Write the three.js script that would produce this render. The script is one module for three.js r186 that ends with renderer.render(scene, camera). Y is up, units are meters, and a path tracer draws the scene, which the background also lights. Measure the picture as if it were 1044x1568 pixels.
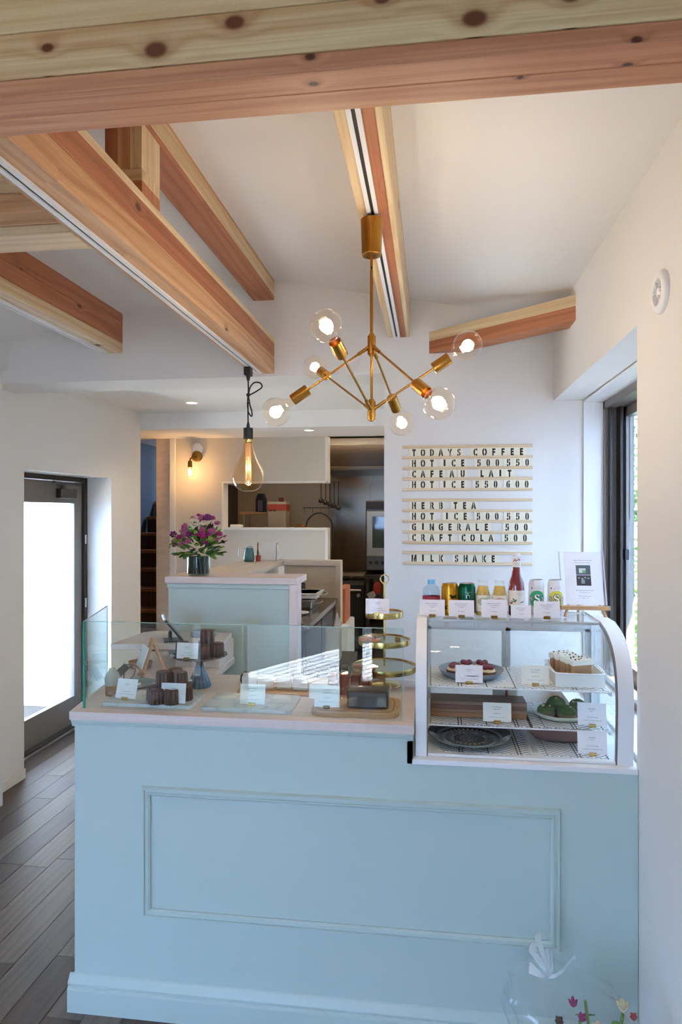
import * as THREE from 'three';
import { RoundedBoxGeometry } from 'three/addons/geometries/RoundedBoxGeometry.js';
import { RectAreaLightUniformsLib } from 'three/addons/lights/RectAreaLightUniformsLib.js';
import { mergeGeometries, toCreasedNormals } from 'three/addons/utils/BufferGeometryUtils.js';
RectAreaLightUniformsLib.init();

// ---------------------------------------------------------------- camera, sky, sun, exposure
const scene = new THREE.Scene();
const camera = new THREE.PerspectiveCamera(2 * Math.atan(784 / 1030) * 180 / Math.PI, 1044 / 1568, 0.02, 200);
camera.position.set(0, 1.65, 0);
camera.rotation.y = Math.atan(137 / 1030);
scene.add(camera);
const renderer = new THREE.WebGLRenderer({ antialias: true });
renderer.toneMapping = THREE.LinearToneMapping;
renderer.toneMappingExposure = 1.38;
renderer.shadowMap.enabled = true;
renderer.shadowMap.type = THREE.PCFSoftShadowMap;
scene.background = new THREE.Color().setRGB(0.50, 0.75, 1.22);
scene.backgroundIntensity = 15.0;
const sun = new THREE.DirectionalLight(new THREE.Color().setRGB(1.0, 0.96, 0.92), 62);
sun.position.set(3, 11, 9);
sun.target.position.set(-1, 0, 2);
sun.castShadow = true;
Object.assign(sun.shadow.camera, { left: -9, right: 9, top: 9, bottom: -9, near: 1, far: 40 });
sun.shadow.mapSize.set(2048, 2048);
scene.add(sun, sun.target);
const BULB = new THREE.Color().setRGB(1.0, 0.85, 0.68);

// ---------------------------------------------------------------- helpers
let seed = 7;
const rnd = () => { seed = (seed * 1664525 + 1013904223) % 4294967296; return seed / 4294967296; };
const rr = (a, b) => a + (b - a) * rnd();
const pick = (a) => a[Math.floor(rnd() * a.length) % a.length];
const PI = Math.PI;
const V = (x, y, d) => new THREE.Vector3(x, y, -d);               // d = distance into the room
const v3 = (x, y, z) => new THREE.Vector3(x, y, z);
const taken = new Map();
function numbered(name) {
  const n = taken.get(name) || 0; taken.set(name, n + 1);
  return n ? name + '_' + String(n).padStart(3, '0') : name;
}
function flat(g) {
  let o = g.index ? g.toNonIndexed() : g;
  if (!o.attributes.normal) o.computeVertexNormals();
  if (!o.attributes.uv) o.setAttribute('uv', new THREE.BufferAttribute(new Float32Array(o.attributes.position.count * 2), 2));
  for (const k of Object.keys(o.attributes)) if (!['position', 'normal', 'uv'].includes(k)) o.deleteAttribute(k);
  return o;
}
const join = (...gs) => { const a = gs.flat(); return a.length === 1 ? flat(a[0]) : mergeGeometries(a.map(flat)); };
// box-projected texture coordinates in metres; u runs along the axis «long» (0 x, 1 y, 2 z)
function uvm(g, long = 0, off) {
  const o = flat(g), p = o.attributes.position, uv = o.attributes.uv, a = v3(), b = v3(), c = v3();
  const of = off || [rnd() * 3, rnd() * 0.9];
  for (let i = 0; i < p.count; i += 3) {
    a.fromBufferAttribute(p, i); b.fromBufferAttribute(p, i + 1); c.fromBufferAttribute(p, i + 2);
    const n = b.clone().sub(a).cross(c.clone().sub(a)), m = [Math.abs(n.x), Math.abs(n.y), Math.abs(n.z)];
    const k = m.indexOf(Math.max(...m));
    let ua, va;
    if (k === long) { ua = (long + 1) % 3; va = (long + 2) % 3; } else { ua = long; va = 3 - long - k; }
    [a, b, c].forEach((q, j) => uv.setXY(i + j, q.getComponent(ua) + of[0], q.getComponent(va) + of[1] + k * 0.13));
  }
  return o;
}
// box in room coordinates: x0..x1, y0..y1, depth d0..d1
function bx(x0, x1, y0, y1, d0, d1, r = 0) {
  const w = Math.abs(x1 - x0), h = Math.abs(y1 - y0), d = Math.abs(d1 - d0);
  const g = r ? new RoundedBoxGeometry(w, h, d, 2, Math.min(r, w / 2.01, h / 2.01, d / 2.01)) : new THREE.BoxGeometry(w, h, d);
  return flat(g.translate((x0 + x1) / 2, (y0 + y1) / 2, -(d0 + d1) / 2));
}
// box in a thing's own coordinates: centre x, bottom y, centre z
function lb(w, h, d, x = 0, y = 0, z = 0, r = 0) {
  const g = r ? new RoundedBoxGeometry(w, h, d, 2, Math.min(r, w / 2.01, h / 2.01, d / 2.01)) : new THREE.BoxGeometry(w, h, d);
  return flat(g.translate(x, y + h / 2, z));
}
const cyl = (r0, r1, h, x = 0, y = 0, z = 0, n = 24, open = false) => flat(new THREE.CylinderGeometry(r1, r0, h, n, 1, open).translate(x, y + h / 2, z));
const ball = (r, x = 0, y = 0, z = 0, n = 20) => flat(new THREE.SphereGeometry(r, n, Math.max(8, n * 0.6 | 0)).translate(x, y, z));
const lathe = (pts, n = 32) => flat(new THREE.LatheGeometry(pts.map(([r, y]) => new THREE.Vector2(Math.max(r, 1e-5), y)), n));
function rod(a, b, r, n = 10, r2 = r) {
  const d = b.clone().sub(a), g = new THREE.CylinderGeometry(r2, r, d.length(), n);
  g.applyQuaternion(new THREE.Quaternion().setFromUnitVectors(v3(0, 1, 0), d.clone().normalize()));
  const m = a.clone().add(b).multiplyScalar(0.5);
  return flat(g.translate(m.x, m.y, m.z));
}
const tube = (pts, r, seg = 40, n = 8, closed = false) => flat(new THREE.TubeGeometry(new THREE.CatmullRomCurve3(pts, closed), seg, r, n, closed));
const torus = (R, r, n = 32) => flat(new THREE.TorusGeometry(R, r, 10, n));
function extr(pts, depth, bevel = 0) {
  const s = new THREE.Shape(pts.map(([x, y]) => new THREE.Vector2(x, y)));
  return flat(new THREE.ExtrudeGeometry(s, { depth, bevelEnabled: bevel > 0, bevelSize: bevel, bevelThickness: bevel, bevelSegments: 2, curveSegments: 12 }));
}
function mesh(name, g, m, parent) {
  const o = new THREE.Mesh(Array.isArray(g) ? join(g) : g, m);
  o.name = parent === scene ? numbered(name) : name; o.castShadow = o.receiveShadow = true; parent.add(o); return o;
}
function thing(name, label, category, p = [0, 0, 0], turn = 0, group) {
  const o = new THREE.Group(); o.name = numbered(name); o.position.copy(V(...p)); o.rotation.y = turn;
  o.userData = { label, category }; if (group) o.userData.group = group; scene.add(o); return o;
}
const part = (name, g, m, parent, label) => { const o = mesh(name, g, m, parent); if (label) o.userData.label = label; return o; };
// a part whose geometry is given in room coordinates, under an unturned thing
function wpart(name, g, m, parent, label) {
  const o = part(name, g, m, parent, label), q = v3();
  for (let p = parent; p && p !== scene; p = p.parent) q.add(p.position);
  o.geometry.translate(-q.x, -q.y, -q.z); return o;
}
function struct(name, p = [0, 0, 0]) {
  const o = new THREE.Group(); o.name = name; o.position.copy(V(...p)); o.userData.kind = 'structure'; scene.add(o); return o;
}

// ---------------------------------------------------------------- noise and textures
function hash(x, y, s) { let h = (x * 374761393 + y * 668265263 + s * 1274126177) | 0; h = Math.imul(h ^ (h >>> 13), 1274126177); h ^= h >>> 16; return (h >>> 0) / 4294967295; }
function vn(x, y, s = 0) {
  const xi = Math.floor(x), yi = Math.floor(y); let fx = x - xi, fy = y - yi; fx = fx * fx * (3 - 2 * fx); fy = fy * fy * (3 - 2 * fy);
  const a = hash(xi, yi, s), b = hash(xi + 1, yi, s), c = hash(xi, yi + 1, s), d = hash(xi + 1, yi + 1, s);
  return a + (b - a) * fx + (c - a) * fy + (a - b - c + d) * fx * fy;
}
const fbm = (x, y, s, n = 3) => { let a = 0, k = 0.5, t = 0; for (let i = 0; i < n; i++) { a += k * vn(x, y, s + i * 17); t += k; x *= 2.03; y *= 2.03; k *= 0.5; } return a / t; };
function tex(w, h, fn, srgb = true, rep) {
  const d = new Uint8Array(w * h * 4);
  for (let y = 0; y < h; y++) for (let x = 0; x < w; x++) { const c = fn(x / w, y / h), i = (y * w + x) * 4; d[i] = Math.max(0, Math.min(255, c[0])); d[i + 1] = Math.max(0, Math.min(255, c[1])); d[i + 2] = Math.max(0, Math.min(255, c[2])); d[i + 3] = 255; }
  const t = new THREE.DataTexture(d, w, h); t.magFilter = THREE.LinearFilter; t.minFilter = THREE.LinearMipmapLinearFilter; t.generateMipmaps = true;
  t.wrapS = t.wrapT = THREE.RepeatWrapping; if (srgb) t.colorSpace = THREE.SRGBColorSpace; if (rep) t.repeat.set(...rep); t.needsUpdate = true; return t;
}
// sawn wood: rings drawn out along u, streaks, knots at [u, v, radius] in metres
function wood({ w = 1024, h = 128, Lu = 3, Lv = 0.3, a, b, ring = 28, s = 1, knots = [], knotCol = [92, 50, 26], fine = 26, contrast = 1, patch = 0.6 }) {
  return tex(w, h, (x, y) => {
    const U = x * Lu, W = y * Lv;
    let f = W * ring + 2.6 * fbm(U * 0.9, W * 7, s) + 0.5 * vn(U * 4, W * 40, s + 3), core = 0;
    for (const [ku, kv, kr] of knots) {
      const dx = (U - ku) / 1.5, dy = W - kv, q = Math.hypot(dx, dy) / kr;
      f += 1.1 * Math.exp(-q * q * 0.2); core = Math.max(core, 1 - Math.min(1, Math.max(0, (q - 0.7) / 0.6)), 0.35 * Math.exp(-Math.max(0, q - 1) * 1.6));
    }
    let t = 0.5 + 0.5 * Math.sin(f * 6.283); t = t * t * 0.40 * contrast;
    t += (fbm(U * 3, W * 300, s + 9, 2) - 0.5) * 0.55 + (fbm(U * 0.8, W * 12, s + 5, 2) - 0.5) * patch;
    const g = (hash(x * w | 0, y * h | 0, s) - 0.5) * fine * 0.25;
    return [0, 1, 2].map((i) => { const c = a[i] + (b[i] - a[i]) * Math.max(-0.3, Math.min(1.2, t)) + g; return c + (knotCol[i] - c) * core; });
  }, true, [1 / Lu, 1 / Lv]);
}
function canvasTex(w, h, draw, rep) {
  const c = document.createElement('canvas'); c.width = w; c.height = h; draw(c.getContext('2d'), w, h);
  const t = new THREE.CanvasTexture(c); t.colorSpace = THREE.SRGBColorSpace; t.wrapS = t.wrapT = THREE.RepeatWrapping; if (rep) t.repeat.set(...rep); return t;
}
const std = (color, roughness = 0.6, more = {}) => new THREE.MeshStandardMaterial({ color, roughness, ...more });
const phys = (color, roughness, more = {}) => new THREE.MeshPhysicalMaterial({ color, roughness, ...more });
const pane = (color = '#fcfefd', more = {}) => phys(color, 0.0, { transmission: 1, thickness: 0, ior: 1.42, side: THREE.DoubleSide, ...more });
const woodMat = (o, rough = 0.55) => std('#ffffff', rough, { map: wood(o) });

const grainBump = tex(256, 256, (x, y) => { const k = 110 + 60 * fbm(x * 60, y * 60, 4, 3) + 40 * hash(x * 256 | 0, y * 256 | 0, 8); return [k, k, k]; }, false, [1 / 0.35, 1 / 0.35]);
const M = {
  wall: std('#e4dfd7', 0.9, { bumpMap: grainBump, bumpScale: 0.0012 }),
  ceil: std('#e9e4dd', 0.92, { bumpMap: grainBump, bumpScale: 0.0012 }),
  white: std('#ebe9e6', 0.45), offwhite: std('#e3dccf', 0.6), paper: std('#f1efea', 0.8),
  blue: std('#bccac1', 0.42, { bumpMap: grainBump, bumpScale: 0.0005 }),
  brass: std('#b5833a', 0.27, { metalness: 1 }), brassDark: std('#8b6a32', 0.4, { metalness: 1 }), brassBright: std('#d6b873', 0.22, { metalness: 1 }),
  black: std('#141414', 0.45), rubber: std('#1b1b1b', 0.8), bronze: std('#7a736b', 0.42, { metalness: 0.15 }), bronzeDark: std('#38332f', 0.5, { metalness: 0.3 }),
  steel: std('#a7a39c', 0.3, { metalness: 1 }), steelDark: std('#5d5a56', 0.35, { metalness: 1 }), alu: std('#c9cbca', 0.35, { metalness: 0.9 }),
  glass: pane(), tinted: pane('#e9ecee'), glassGreen: std('#2f8f74', 0.15), clear: pane('#ffffff'), sleeve: pane('#ffffff', { ior: 1.18 }),
  wallWarm: std('#cdc2af', 0.85, { bumpMap: grainBump, bumpScale: 0.0012 }),
  concrete: std('#c9c6bf', 0.9), dark: std('#0d0b0a', 0.7),
};
const orange = { a: [216, 168, 122], b: [172, 116, 76] }, red = { a: [188, 122, 82], b: [146, 84, 52] }, pale = { a: [224, 196, 152], b: [192, 150, 104] };
M.wOrange = [1, 2].map((s) => woodMat({ ...orange, s: s * 11, ring: 22, knots: [[0.5, 0.12, 0.011], [1.75, 0.2, 0.009], [2.6, 0.05, 0.01]] }));
M.wRed = [1, 2].map((s) => woodMat({ ...red, s: s * 13 + 2, ring: 18, knots: [[0.9, 0.08, 0.01], [2.2, 0.22, 0.012]] }));
M.wPale = [1, 2].map((s) => woodMat({ ...pale, s: s * 17 + 5, ring: 26, knots: [[1.2, 0.1, 0.012], [2.7, 0.17, 0.01]] }));
M.top = woodMat({ a: [224, 206, 196], b: [203, 180, 168], s: 41, ring: 30, contrast: 0.6, Lv: 0.4 }, 0.4);
M.bar = woodMat({ a: [226, 208, 184], b: [204, 182, 152], s: 43, ring: 30, contrast: 0.6, Lv: 0.4 }, 0.4);
M.pine = woodMat({ a: [226, 200, 160], b: [200, 166, 116], s: 47, ring: 40, w: 512, contrast: 0.6 }, 0.5);
M.beech = woodMat({ a: [205, 160, 112], b: [172, 122, 76], s: 53, ring: 50, w: 512 }, 0.5);
M.walnut = woodMat({ a: [120, 82, 58], b: [74, 48, 34], s: 59, ring: 40, w: 512 }, 0.5);
// ================================================================ THE SETTING
// ---- floor: slab with planks running into the room
{
  const f = struct('floor');
  wpart('slab', bx(-4.0, 1.2, -0.2, -0.021, -2.2, 9.2), std('#4b423b', 0.8), f);
  const tones = [[[100, 83, 69], [70, 56, 46]], [[82, 64, 52], [54, 41, 33]], [[116, 101, 86], [84, 71, 59]], [[76, 58, 47], [48, 36, 29]], [[106, 95, 82], [79, 70, 60]]];
  const mats = tones.map(([a, b], i) => phys('#ffffff', 0.55, { clearcoat: 0.35, clearcoatRoughness: 0.33,  map: wood({ a, b, s: 70 + i * 5, w: 512, h: 128, Lu: 1.6, Lv: 0.26, ring: 22, fine: 40, knots: [[0.4 + 0.2 * i, 0.1, 0.008]], knotCol: [60, 44, 34] }), bumpMap: grainBump, bumpScale: 0.0008 }));
  const W = 0.128, geos = [0.62, 0.9, 1.15].map((L) => [0, 1, 2].map(() => uvm(new RoundedBoxGeometry(W - 0.0016, 0.021, L - 0.0016, 1, 0.0012), 2)));
  const Ls = [0.62, 0.9, 1.15];
  for (let i = 0; i < 25; i++) {
    const x = -2.53 + W * (i + 0.5);
    let d = -1.75 - rr(0, 0.6), last = -1;
    while (d < 6.3) {
      const k = d < 0.8 ? 2 : Math.floor(rnd() * 3) % 3; let m = Math.floor(rnd() * mats.length) % mats.length; if (m === last) m = (m + 1) % mats.length; last = m;
      const o = part('plank', pick(geos[k]), mats[m], f); o.position.copy(V(x, -0.0105, d + Ls[k] / 2)); d += Ls[k];
    }
  }
}
// ---- walls
const XL = -2.5, XR = 0.614, DB = 3.5, DF = -1.75;
{
  const w = struct('wall_left');
  wpart('near_wall', [bx(-2.80, -2.385, -0.02, 3.2, DF - 0.25, 0.40), bx(-2.80, -2.385, 1.2, 3.2, 0.40, 1.15), bx(-2.80, -2.385, -0.02, 3.2, 1.15, DB)], M.wall, w);
  wpart('upper_box', bx(-2.386, -2.35, 2.445, 2.7, DF, DB), M.wall, w);
  wpart('wall_face', [bx(-2.80, XL, -0.02, 3.2, DB, 3.88), bx(-2.80, XL, 1.917, 3.2, 3.88, 5.03), bx(-2.80, XL, -0.02, 3.2, 5.03, 5.57)], M.wall, w);
}
{
  const w = struct('wall_right');
  wpart('near_wall', bx(XR, 1.0, -0.02, 3.2, DF - 0.25, 2.118), M.wall, w);
  wpart('header', bx(XR, 1.0, 2.21, 3.2, 2.118, DB), M.wall, w);
  wpart('under_sill', bx(XR, 1.0, -0.02, 0.80, 2.118, DB), M.wall, w);
}
{
  const w = struct('wall_back');
  wpart('menu_wall', bx(-0.239, 1.0, -0.02, 3.2, DB, 3.8), M.wall, w);
  wpart('lintel', bx(-2.8, -0.239, 2.372, 3.2, DB, 3.8), M.wall, w);
  wpart('kitchen_side', bx(-0.239, 0.1, -0.02, 3.2, 3.8, 8.7), M.wall, w);
}
{
  const w = struct('wall_front');
  const cuts = [[-2.25, -2.10], [-1.72, -0.79], [-0.65, -0.49]];
  let x = -2.8; const gs = [];
  for (const [a, b] of cuts) { gs.push(bx(x, a, -0.02, 3.2, DF - 0.2, DF)); gs.push(bx(a, b, 2.08, 3.2, DF - 0.2, DF)); if (b - a < 0.5) gs.push(bx(a, b, -0.02, 0.08, DF - 0.2, DF)); x = b; }
  gs.push(bx(x, 1.0, -0.02, 3.2, DF - 0.2, DF));
  wpart('wall_face', gs, M.wall, w);
  cuts.forEach(([a, b], i) => {
    const o = struct('window_' + (i + 2)); const y0 = b - a < 0.5 ? 0.08 : 0.0, t = 0.035;
    wpart('frame', [bx(a, a + t, y0, 2.08, DF - 0.12, DF - 0.06), bx(b - t, b, y0, 2.08, DF - 0.12, DF - 0.06), bx(a, b, 2.08 - t, 2.08, DF - 0.12, DF - 0.06), bx(a, b, y0, y0 + t, DF - 0.12, DF - 0.06)], M.bronze, o);
    wpart('pane', bx(a + t, b - t, y0 + t, 2.08 - t, DF - 0.0915, DF - 0.0885), M.tinted, o);
  });
}
{
  // ceiling: shallow gable over the shop, flat soffits behind the lintel
  const c = struct('ceiling');
  const slab = (pts, d0, d1) => flat(new THREE.ExtrudeGeometry(new THREE.Shape(pts.map((p) => new THREE.Vector2(...p))), { depth: d1 - d0, bevelEnabled: false }).translate(0, 0, -d1));
  wpart('slope', slab([[-0.88, 2.891], [1.1, 2.535], [1.1, 3.5], [-0.88, 3.5]], DF - 0.25, DB + 0.2), M.ceil, c);
  wpart('slope', slab([[-2.9, 2.495], [-0.88, 2.891], [-0.88, 3.5], [-2.9, 3.5]], DF - 0.25, DB + 0.2), M.ceil, c);
  wpart('eaves', [bx(0.99, 1.5, 2.62, 2.75, DF - 0.3, 9.3)], M.ceil, c);
  wpart('front_awning', [bx(-2.8, 1.0, 2.36, 2.46, -3.0, -1.95)], M.ceil, c);
  wpart('soffit', bx(-4.0, -0.2, 2.505, 2.75, 3.7, 5.62), M.ceil, c);
  wpart('drop_beam', bx(-4.0, -0.2, 2.366, 2.75, 5.57, 6.32), M.ceil, c);
  wpart('kitchen_soffit', bx(-4.0, 0.1, 2.52, 2.75, 6.3, 8.7), M.ceil, c);
}
// ---- kitchen wall with the serving hatch, side post, stair hall shell
{
  const w = struct('wall_kitchen');
  const a = -2.5, b = -0.975, x0 = -1.985, y0 = 1.495, y1 = 1.93;
  wpart('wall_face', [bx(a, x0, -0.02, 2.37, 6.3, 6.42), bx(x0, b, -0.02, y0, 6.3, 6.42), bx(x0, b, y1, 2.37, 6.3, 6.42)], M.wallWarm, w);
  wpart('hatch_casing', [bx(x0 - 0.012, x0 + 0.006, y0 - 0.03, y1 + 0.012, 6.285, 6.43), bx(x0, b + 0.012, y1 - 0.004, y1 + 0.014, 6.285, 6.43), bx(x0, b + 0.012, y0 - 0.016, y0 + 0.004, 6.28, 6.43), bx(b - 0.012, b + 0.014, 0.5, y0, 6.285, 6.43), bx(b - 0.012, b + 0.014, y1, 2.366, 6.285, 6.43)], M.offwhite, w);
  wpart('kitchen_back', bx(-2.5, 0.1, -0.02, 2.75, 8.5, 8.7), std('#c9b9a0', 0.8), w);
  wpart('kitchen_left', bx(-2.5, -2.42, -0.02, 2.75, 6.42, 8.5), std('#c9b9a0', 0.8), w);
}
{
  const t = struct('trim_1');
  wpart('post_face', bx(-2.66, -2.5, -0.02, 2.366, 6.29, 6.44), woodMat({ a: [216, 192, 166], b: [196, 168, 140], s: 91, contrast: 0.5 }), t);
  wpart('edge_strip', bx(-2.515, -2.465, -0.02, 2.366, 6.27, 6.30), M.offwhite, t);
}
{
  const w = struct('wall_stairs');
  const m = std('#56606a', 0.85);
  wpart('far_wall', bx(-4.0, -2.42, -0.02, 4.6, 9.02, 9.2), m, w);
  wpart('side_wall', [bx(-4.0, -3.62, -0.02, 2.75, 5.57, 9.2)], m, w);
  wpart('end_wall', bx(-4.0, -2.79, -0.02, 2.6, 5.4, 5.57), M.wall, w);
}
// ---- baseboards
{
  const b = struct('baseboard_left');
  wpart('strip', [bx(XL, XL + 0.012, 0, 0.06, 3.5, 3.88, 0.003), bx(XL, XL + 0.012, 0, 0.06, 5.03, 5.57, 0.003)], M.offwhite, b);
  const r = struct('baseboard_right');
  wpart('strip', bx(XR - 0.012, XR, 0, 0.06, DF, 2.08, 0.003), M.offwhite, r);
}
// ---- window_5: tall side window near the viewer, left wall
{
  const o = struct('window_5'), y1 = 1.2, a = 0.40, b = 1.15, t = 0.04, x0 = -2.7, x1 = -2.64;
  wpart('frame', [bx(x0, x1, 0, y1, a, a + t), bx(x0, x1, 0, y1, b - t, b), bx(x0, x1, y1 - t, y1, a, b), bx(x0, x1, 0, t, a, b)], M.bronze, o);
  wpart('pane', bx(-2.672, -2.668, t, y1 - t, a + t, b - t), M.tinted, o);
}
// ---- door_1: bronze framed glass door deep in the left wall
{
  const d = struct('door_1'), X = -2.76, f0 = 3.88, f1 = 5.03, T = 1.917;
  wpart('frame', [bx(X - 0.03, X + 0.06, 0, T, f0, f0 + 0.035), bx(X - 0.03, X + 0.06, 0, T, f1 - 0.045, f1), bx(X - 0.03, X + 0.06, T - 0.035, T, f0, f1), bx(X - 0.03, X + 0.08, 0, 0.025, f0, f1)], M.bronzeDark, d);
  wpart('stile', [bx(X, X + 0.04, 0.03, T - 0.04, f0 + 0.04, f0 + 0.10, 0.003), bx(X, X + 0.04, 0.03, T - 0.04, f1 - 0.16, f1 - 0.05, 0.003)], M.bronze, d);
  wpart('rail', [bx(X, X + 0.04, T - 0.20, T - 0.04, f0 + 0.1, f1 - 0.16, 0.003), bx(X, X + 0.04, 0.03, 0.235, f0 + 0.1, f1 - 0.16, 0.003)], M.bronze, d);
  wpart('pane', bx(X + 0.018, X + 0.022, 0.235, T - 0.2, f0 + 0.1, f1 - 0.16), M.glass, d);
  wpart('threshold', bx(X - 0.02, XL - 0.17, 0.0, 0.012, f0, f1), M.alu, d);
  const h = wpart('handle', [bx(X + 0.04, X + 0.052, 0.86, 0.99, f0 + 0.055, f0 + 0.085, 0.004)], M.bronzeDark, d);
  wpart('lever', [rod(V(X + 0.045, 0.93, f0 + 0.07), V(X + 0.095, 0.93, f0 + 0.07), 0.009), rod(V(X + 0.095, 0.93, f0 + 0.065), V(X + 0.095, 0.935, f0 + 0.22), 0.008)], M.steelDark, h);
  wpart('door_closer', [bx(X + 0.04, X + 0.085, T - 0.165, T - 0.095, f1 - 0.42, f1 - 0.20, 0.006), rod(V(X + 0.06, T - 0.06, f1 - 0.35), V(X + 0.13, T - 0.055, f1 - 0.6), 0.011), rod(V(X + 0.05, T - 0.055, f1 - 0.08), V(X + 0.13, T - 0.055, f1 - 0.6), 0.010), cyl(0.02, 0.02, 0.05).translate(X + 0.06, T - 0.1, -(f1 - 0.35))], M.steelDark, d);
  wpart('hinge', [0.4, 0.9, 1.4].map((y) => cyl(0.008, 0.008, 0.07, X + 0.06, y, -(f1 - 0.03))), M.alu, d);
}
// ---- window_1: bronze sliding window in the right wall recess
{
  const w = struct('window_1'), y0 = 0.80, y1 = 2.21, d0 = 2.118, d1 = DB;
  const g = 0.004;
  wpart('liner', [bx(0.757, 0.86, y0, y1 - 0.012, d1 - 0.016, d1 - g), bx(0.757, 0.86, y1 - 0.014, y1 - g, d0, d1), bx(0.70, 0.86, y0, y0 + 0.018, d0, d1)], M.white, w);
  wpart('frame', [bx(0.85, 0.99, y0 + 0.018, y1 - 0.014, d1 - 0.045, d1 - 0.012), bx(0.85, 0.99, y0 + 0.018, y1 - 0.014, d0, d0 + 0.03), bx(0.85, 0.99, y1 - 0.05, y1 - 0.012, d0, d1), bx(0.85, 0.99, y0 + 0.012, y0 + 0.05, d0, d1)], M.bronze, w);
  wpart('channel', [bx(0.866, 0.875, y0 + 0.05, y1 - 0.05, d1 - 0.085, d1 - 0.045), bx(0.905, 0.915, y0 + 0.05, y1 - 0.05, d1 - 0.12, d1 - 0.045)], M.bronzeDark, w);
  const sash = (x, a, b) => {
    const s = wpart('sash', [bx(x, x + 0.03, y0 + 0.05, y1 - 0.05, a, a + 0.045), bx(x, x + 0.03, y0 + 0.05, y1 - 0.05, b - 0.045, b), bx(x, x + 0.03, y1 - 0.10, y1 - 0.05, a, b), bx(x, x + 0.03, y0 + 0.05, y0 + 0.12, a, b)], M.bronze, w);
    wpart('pane', bx(x + 0.013, x + 0.017, y0 + 0.12, y1 - 0.10, a + 0.045, b - 0.045), M.glass, s);
    return s;
  };
  sash(0.885, 2.15, 2.86); const s2 = sash(0.935, 2.80, 3.44);
  wpart('latch', bx(0.925, 0.945, 1.42, 1.47, 3.38, 3.43, 0.004), M.black, s2);
}
// ================================================================ OUTSIDE
{
  const g = struct('ground');
  wpart('paving', bx(-14, 14, -0.4, -0.16, -14, 14), std('#343536', 0.95), g);
  wpart('side_path', bx(1.0, 3.4, -0.16, -0.10, -2, 14), std('#6c6d70', 0.9), g);
  wpart('porch', bx(-6.3, -2.82, -0.16, -0.03, 1.0, 13), M.concrete, g);
}
{
  const t = thing('wooden_deck', 'pale weathered board deck outside the shop entrance behind the viewer', 'deck', [-1.2, -0.16, -3.2]);
  const m = [std('#d6d3d0', 0.8), std('#cac7c4', 0.8), std('#dedbd8', 0.8)];
  const gm = new RoundedBoxGeometry(0.094, 0.03, 2.6, 1, 0.003);
  for (let i = 0; i < 20; i++) { const o = part('deck_board', gm, m[i % 3], t), s = 0.05 + i * 0.115, l = (-0.53 + 0.493 * s) / 0.87 + 1.36; o.rotation.y = 0.515; o.position.set(-0.74 + 0.87 * s + 0.493 * l, 0.10, -0.6 - 0.493 * s + 0.87 * l); }
  const js = lb(0.022, 0.02, 2.6);
  for (let i = 0; i < 19; i++) { const o = part('joint_strip', js, M.rubber, t), s = 0.1075 + i * 0.115, l = (-0.53 + 0.493 * s) / 0.87 + 1.36; o.rotation.y = 0.515; o.position.set(-0.74 + 0.87 * s + 0.493 * l, 0.0935, -0.6 - 0.493 * s + 0.87 * l); }
  for (const k of [0.5, 1.5, 2.3]) part('joist', lb(2.4, 0.07, 0.06, 1.15, 0, 0).rotateY(0.515).translate(-0.74 + 0.493 * (k - 0.5), 0, -0.6 + 0.87 * (k - 0.5)), M.bronzeDark, t);
}
{
  const t = thing('garden_wall', 'white rendered boundary wall outside the glass door', 'wall', [-6.2, -0.03, 7]);
  wpart('wall_body', bx(-6.3, -6.1, -0.03, 1.75, 1.2, 13), std('#e9e6e0', 0.9), t);
}
{
  const t = thing('drainpipe', 'grey pipe on the white wall outside the glass door', 'pipe', [-6.05, -0.03, 10.42]);
  part('pipe', cyl(0.04, 0.04, 1.7), std('#4a4e52', 0.7), t); part('bracket', lb(0.03, 0.03, 0.11, 0, 1.2, 0), std('#7a7f83', 0.7), t);
}
{
  const t = thing('mailbox', 'pale metal mailbox fixed to the white wall outside the glass door', 'mailbox', [-6.088, 0.30, 9.93]);
  const m = std('#6a7076', 0.5), side = extr([[0, 0], [0.16, 0], [0.16, 0.36], [0.11, 0.44], [0, 0.44]], 0.34, 0.004).rotateY(0);
  part('box_body', side.translate(0, 0, -0.17), m, t);
  part('lid', lb(0.19, 0.02, 0.37, 0.09, 0.43, 0, 0.005), std('#80868b', 0.4), t);
  part('slot', lb(0.01, 0.10, 0.22, 0.165, 0.05, 0, 0.002), std('#eef0f0', 0.5), t);
}
// hedge, tree and neighbour seen through the right-hand window
function leafBlob(name, label, cat, p, R, n, cols, trunk) {
  const t = thing(name, label, cat, p);
  if (trunk) part('trunk', [cyl(0.07, 0.05, trunk)], std('#5b4a3a', 0.9), t);
  const leaf = flat(new THREE.SphereGeometry(1, 6, 4).scale(1, 0.25, 0.6));
  cols.forEach((c) => {
    const gs = [];
    for (let i = 0; i < n; i++) {
      const a = rnd() * 6.283, b = Math.acos(rr(-1, 1)), r = Math.cbrt(rr(0.3, 1)), s = rr(0.035, 0.07);
      gs.push(leaf.clone().scale(s, s, s).rotateX(rr(-1.5, 1.5)).rotateY(rr(0, 6)).translate(R[0] * r * Math.sin(b) * Math.cos(a), (trunk || 0) + R[1] + R[1] * r * Math.cos(b), R[2] * r * Math.sin(b) * Math.sin(a)));
    }
    const o = part('foliage', gs, std(c, 0.7), t); o.userData.kind = 'stuff';
  });
}
leafBlob('shrub', 'round green shrub outside the sliding window', 'shrub', [2.3, -0.16, 6.0], [0.8, 0.95, 0.8], 420, ['#5f8a3a', '#7da653']);
leafBlob('garden_tree', 'leafy green tree standing beyond the sliding window', 'tree', [2.6, -0.16, 8.4], [0.75, 1.1, 0.9], 500, ['#4f7a38', '#86ad5c'], 1.5);
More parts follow.
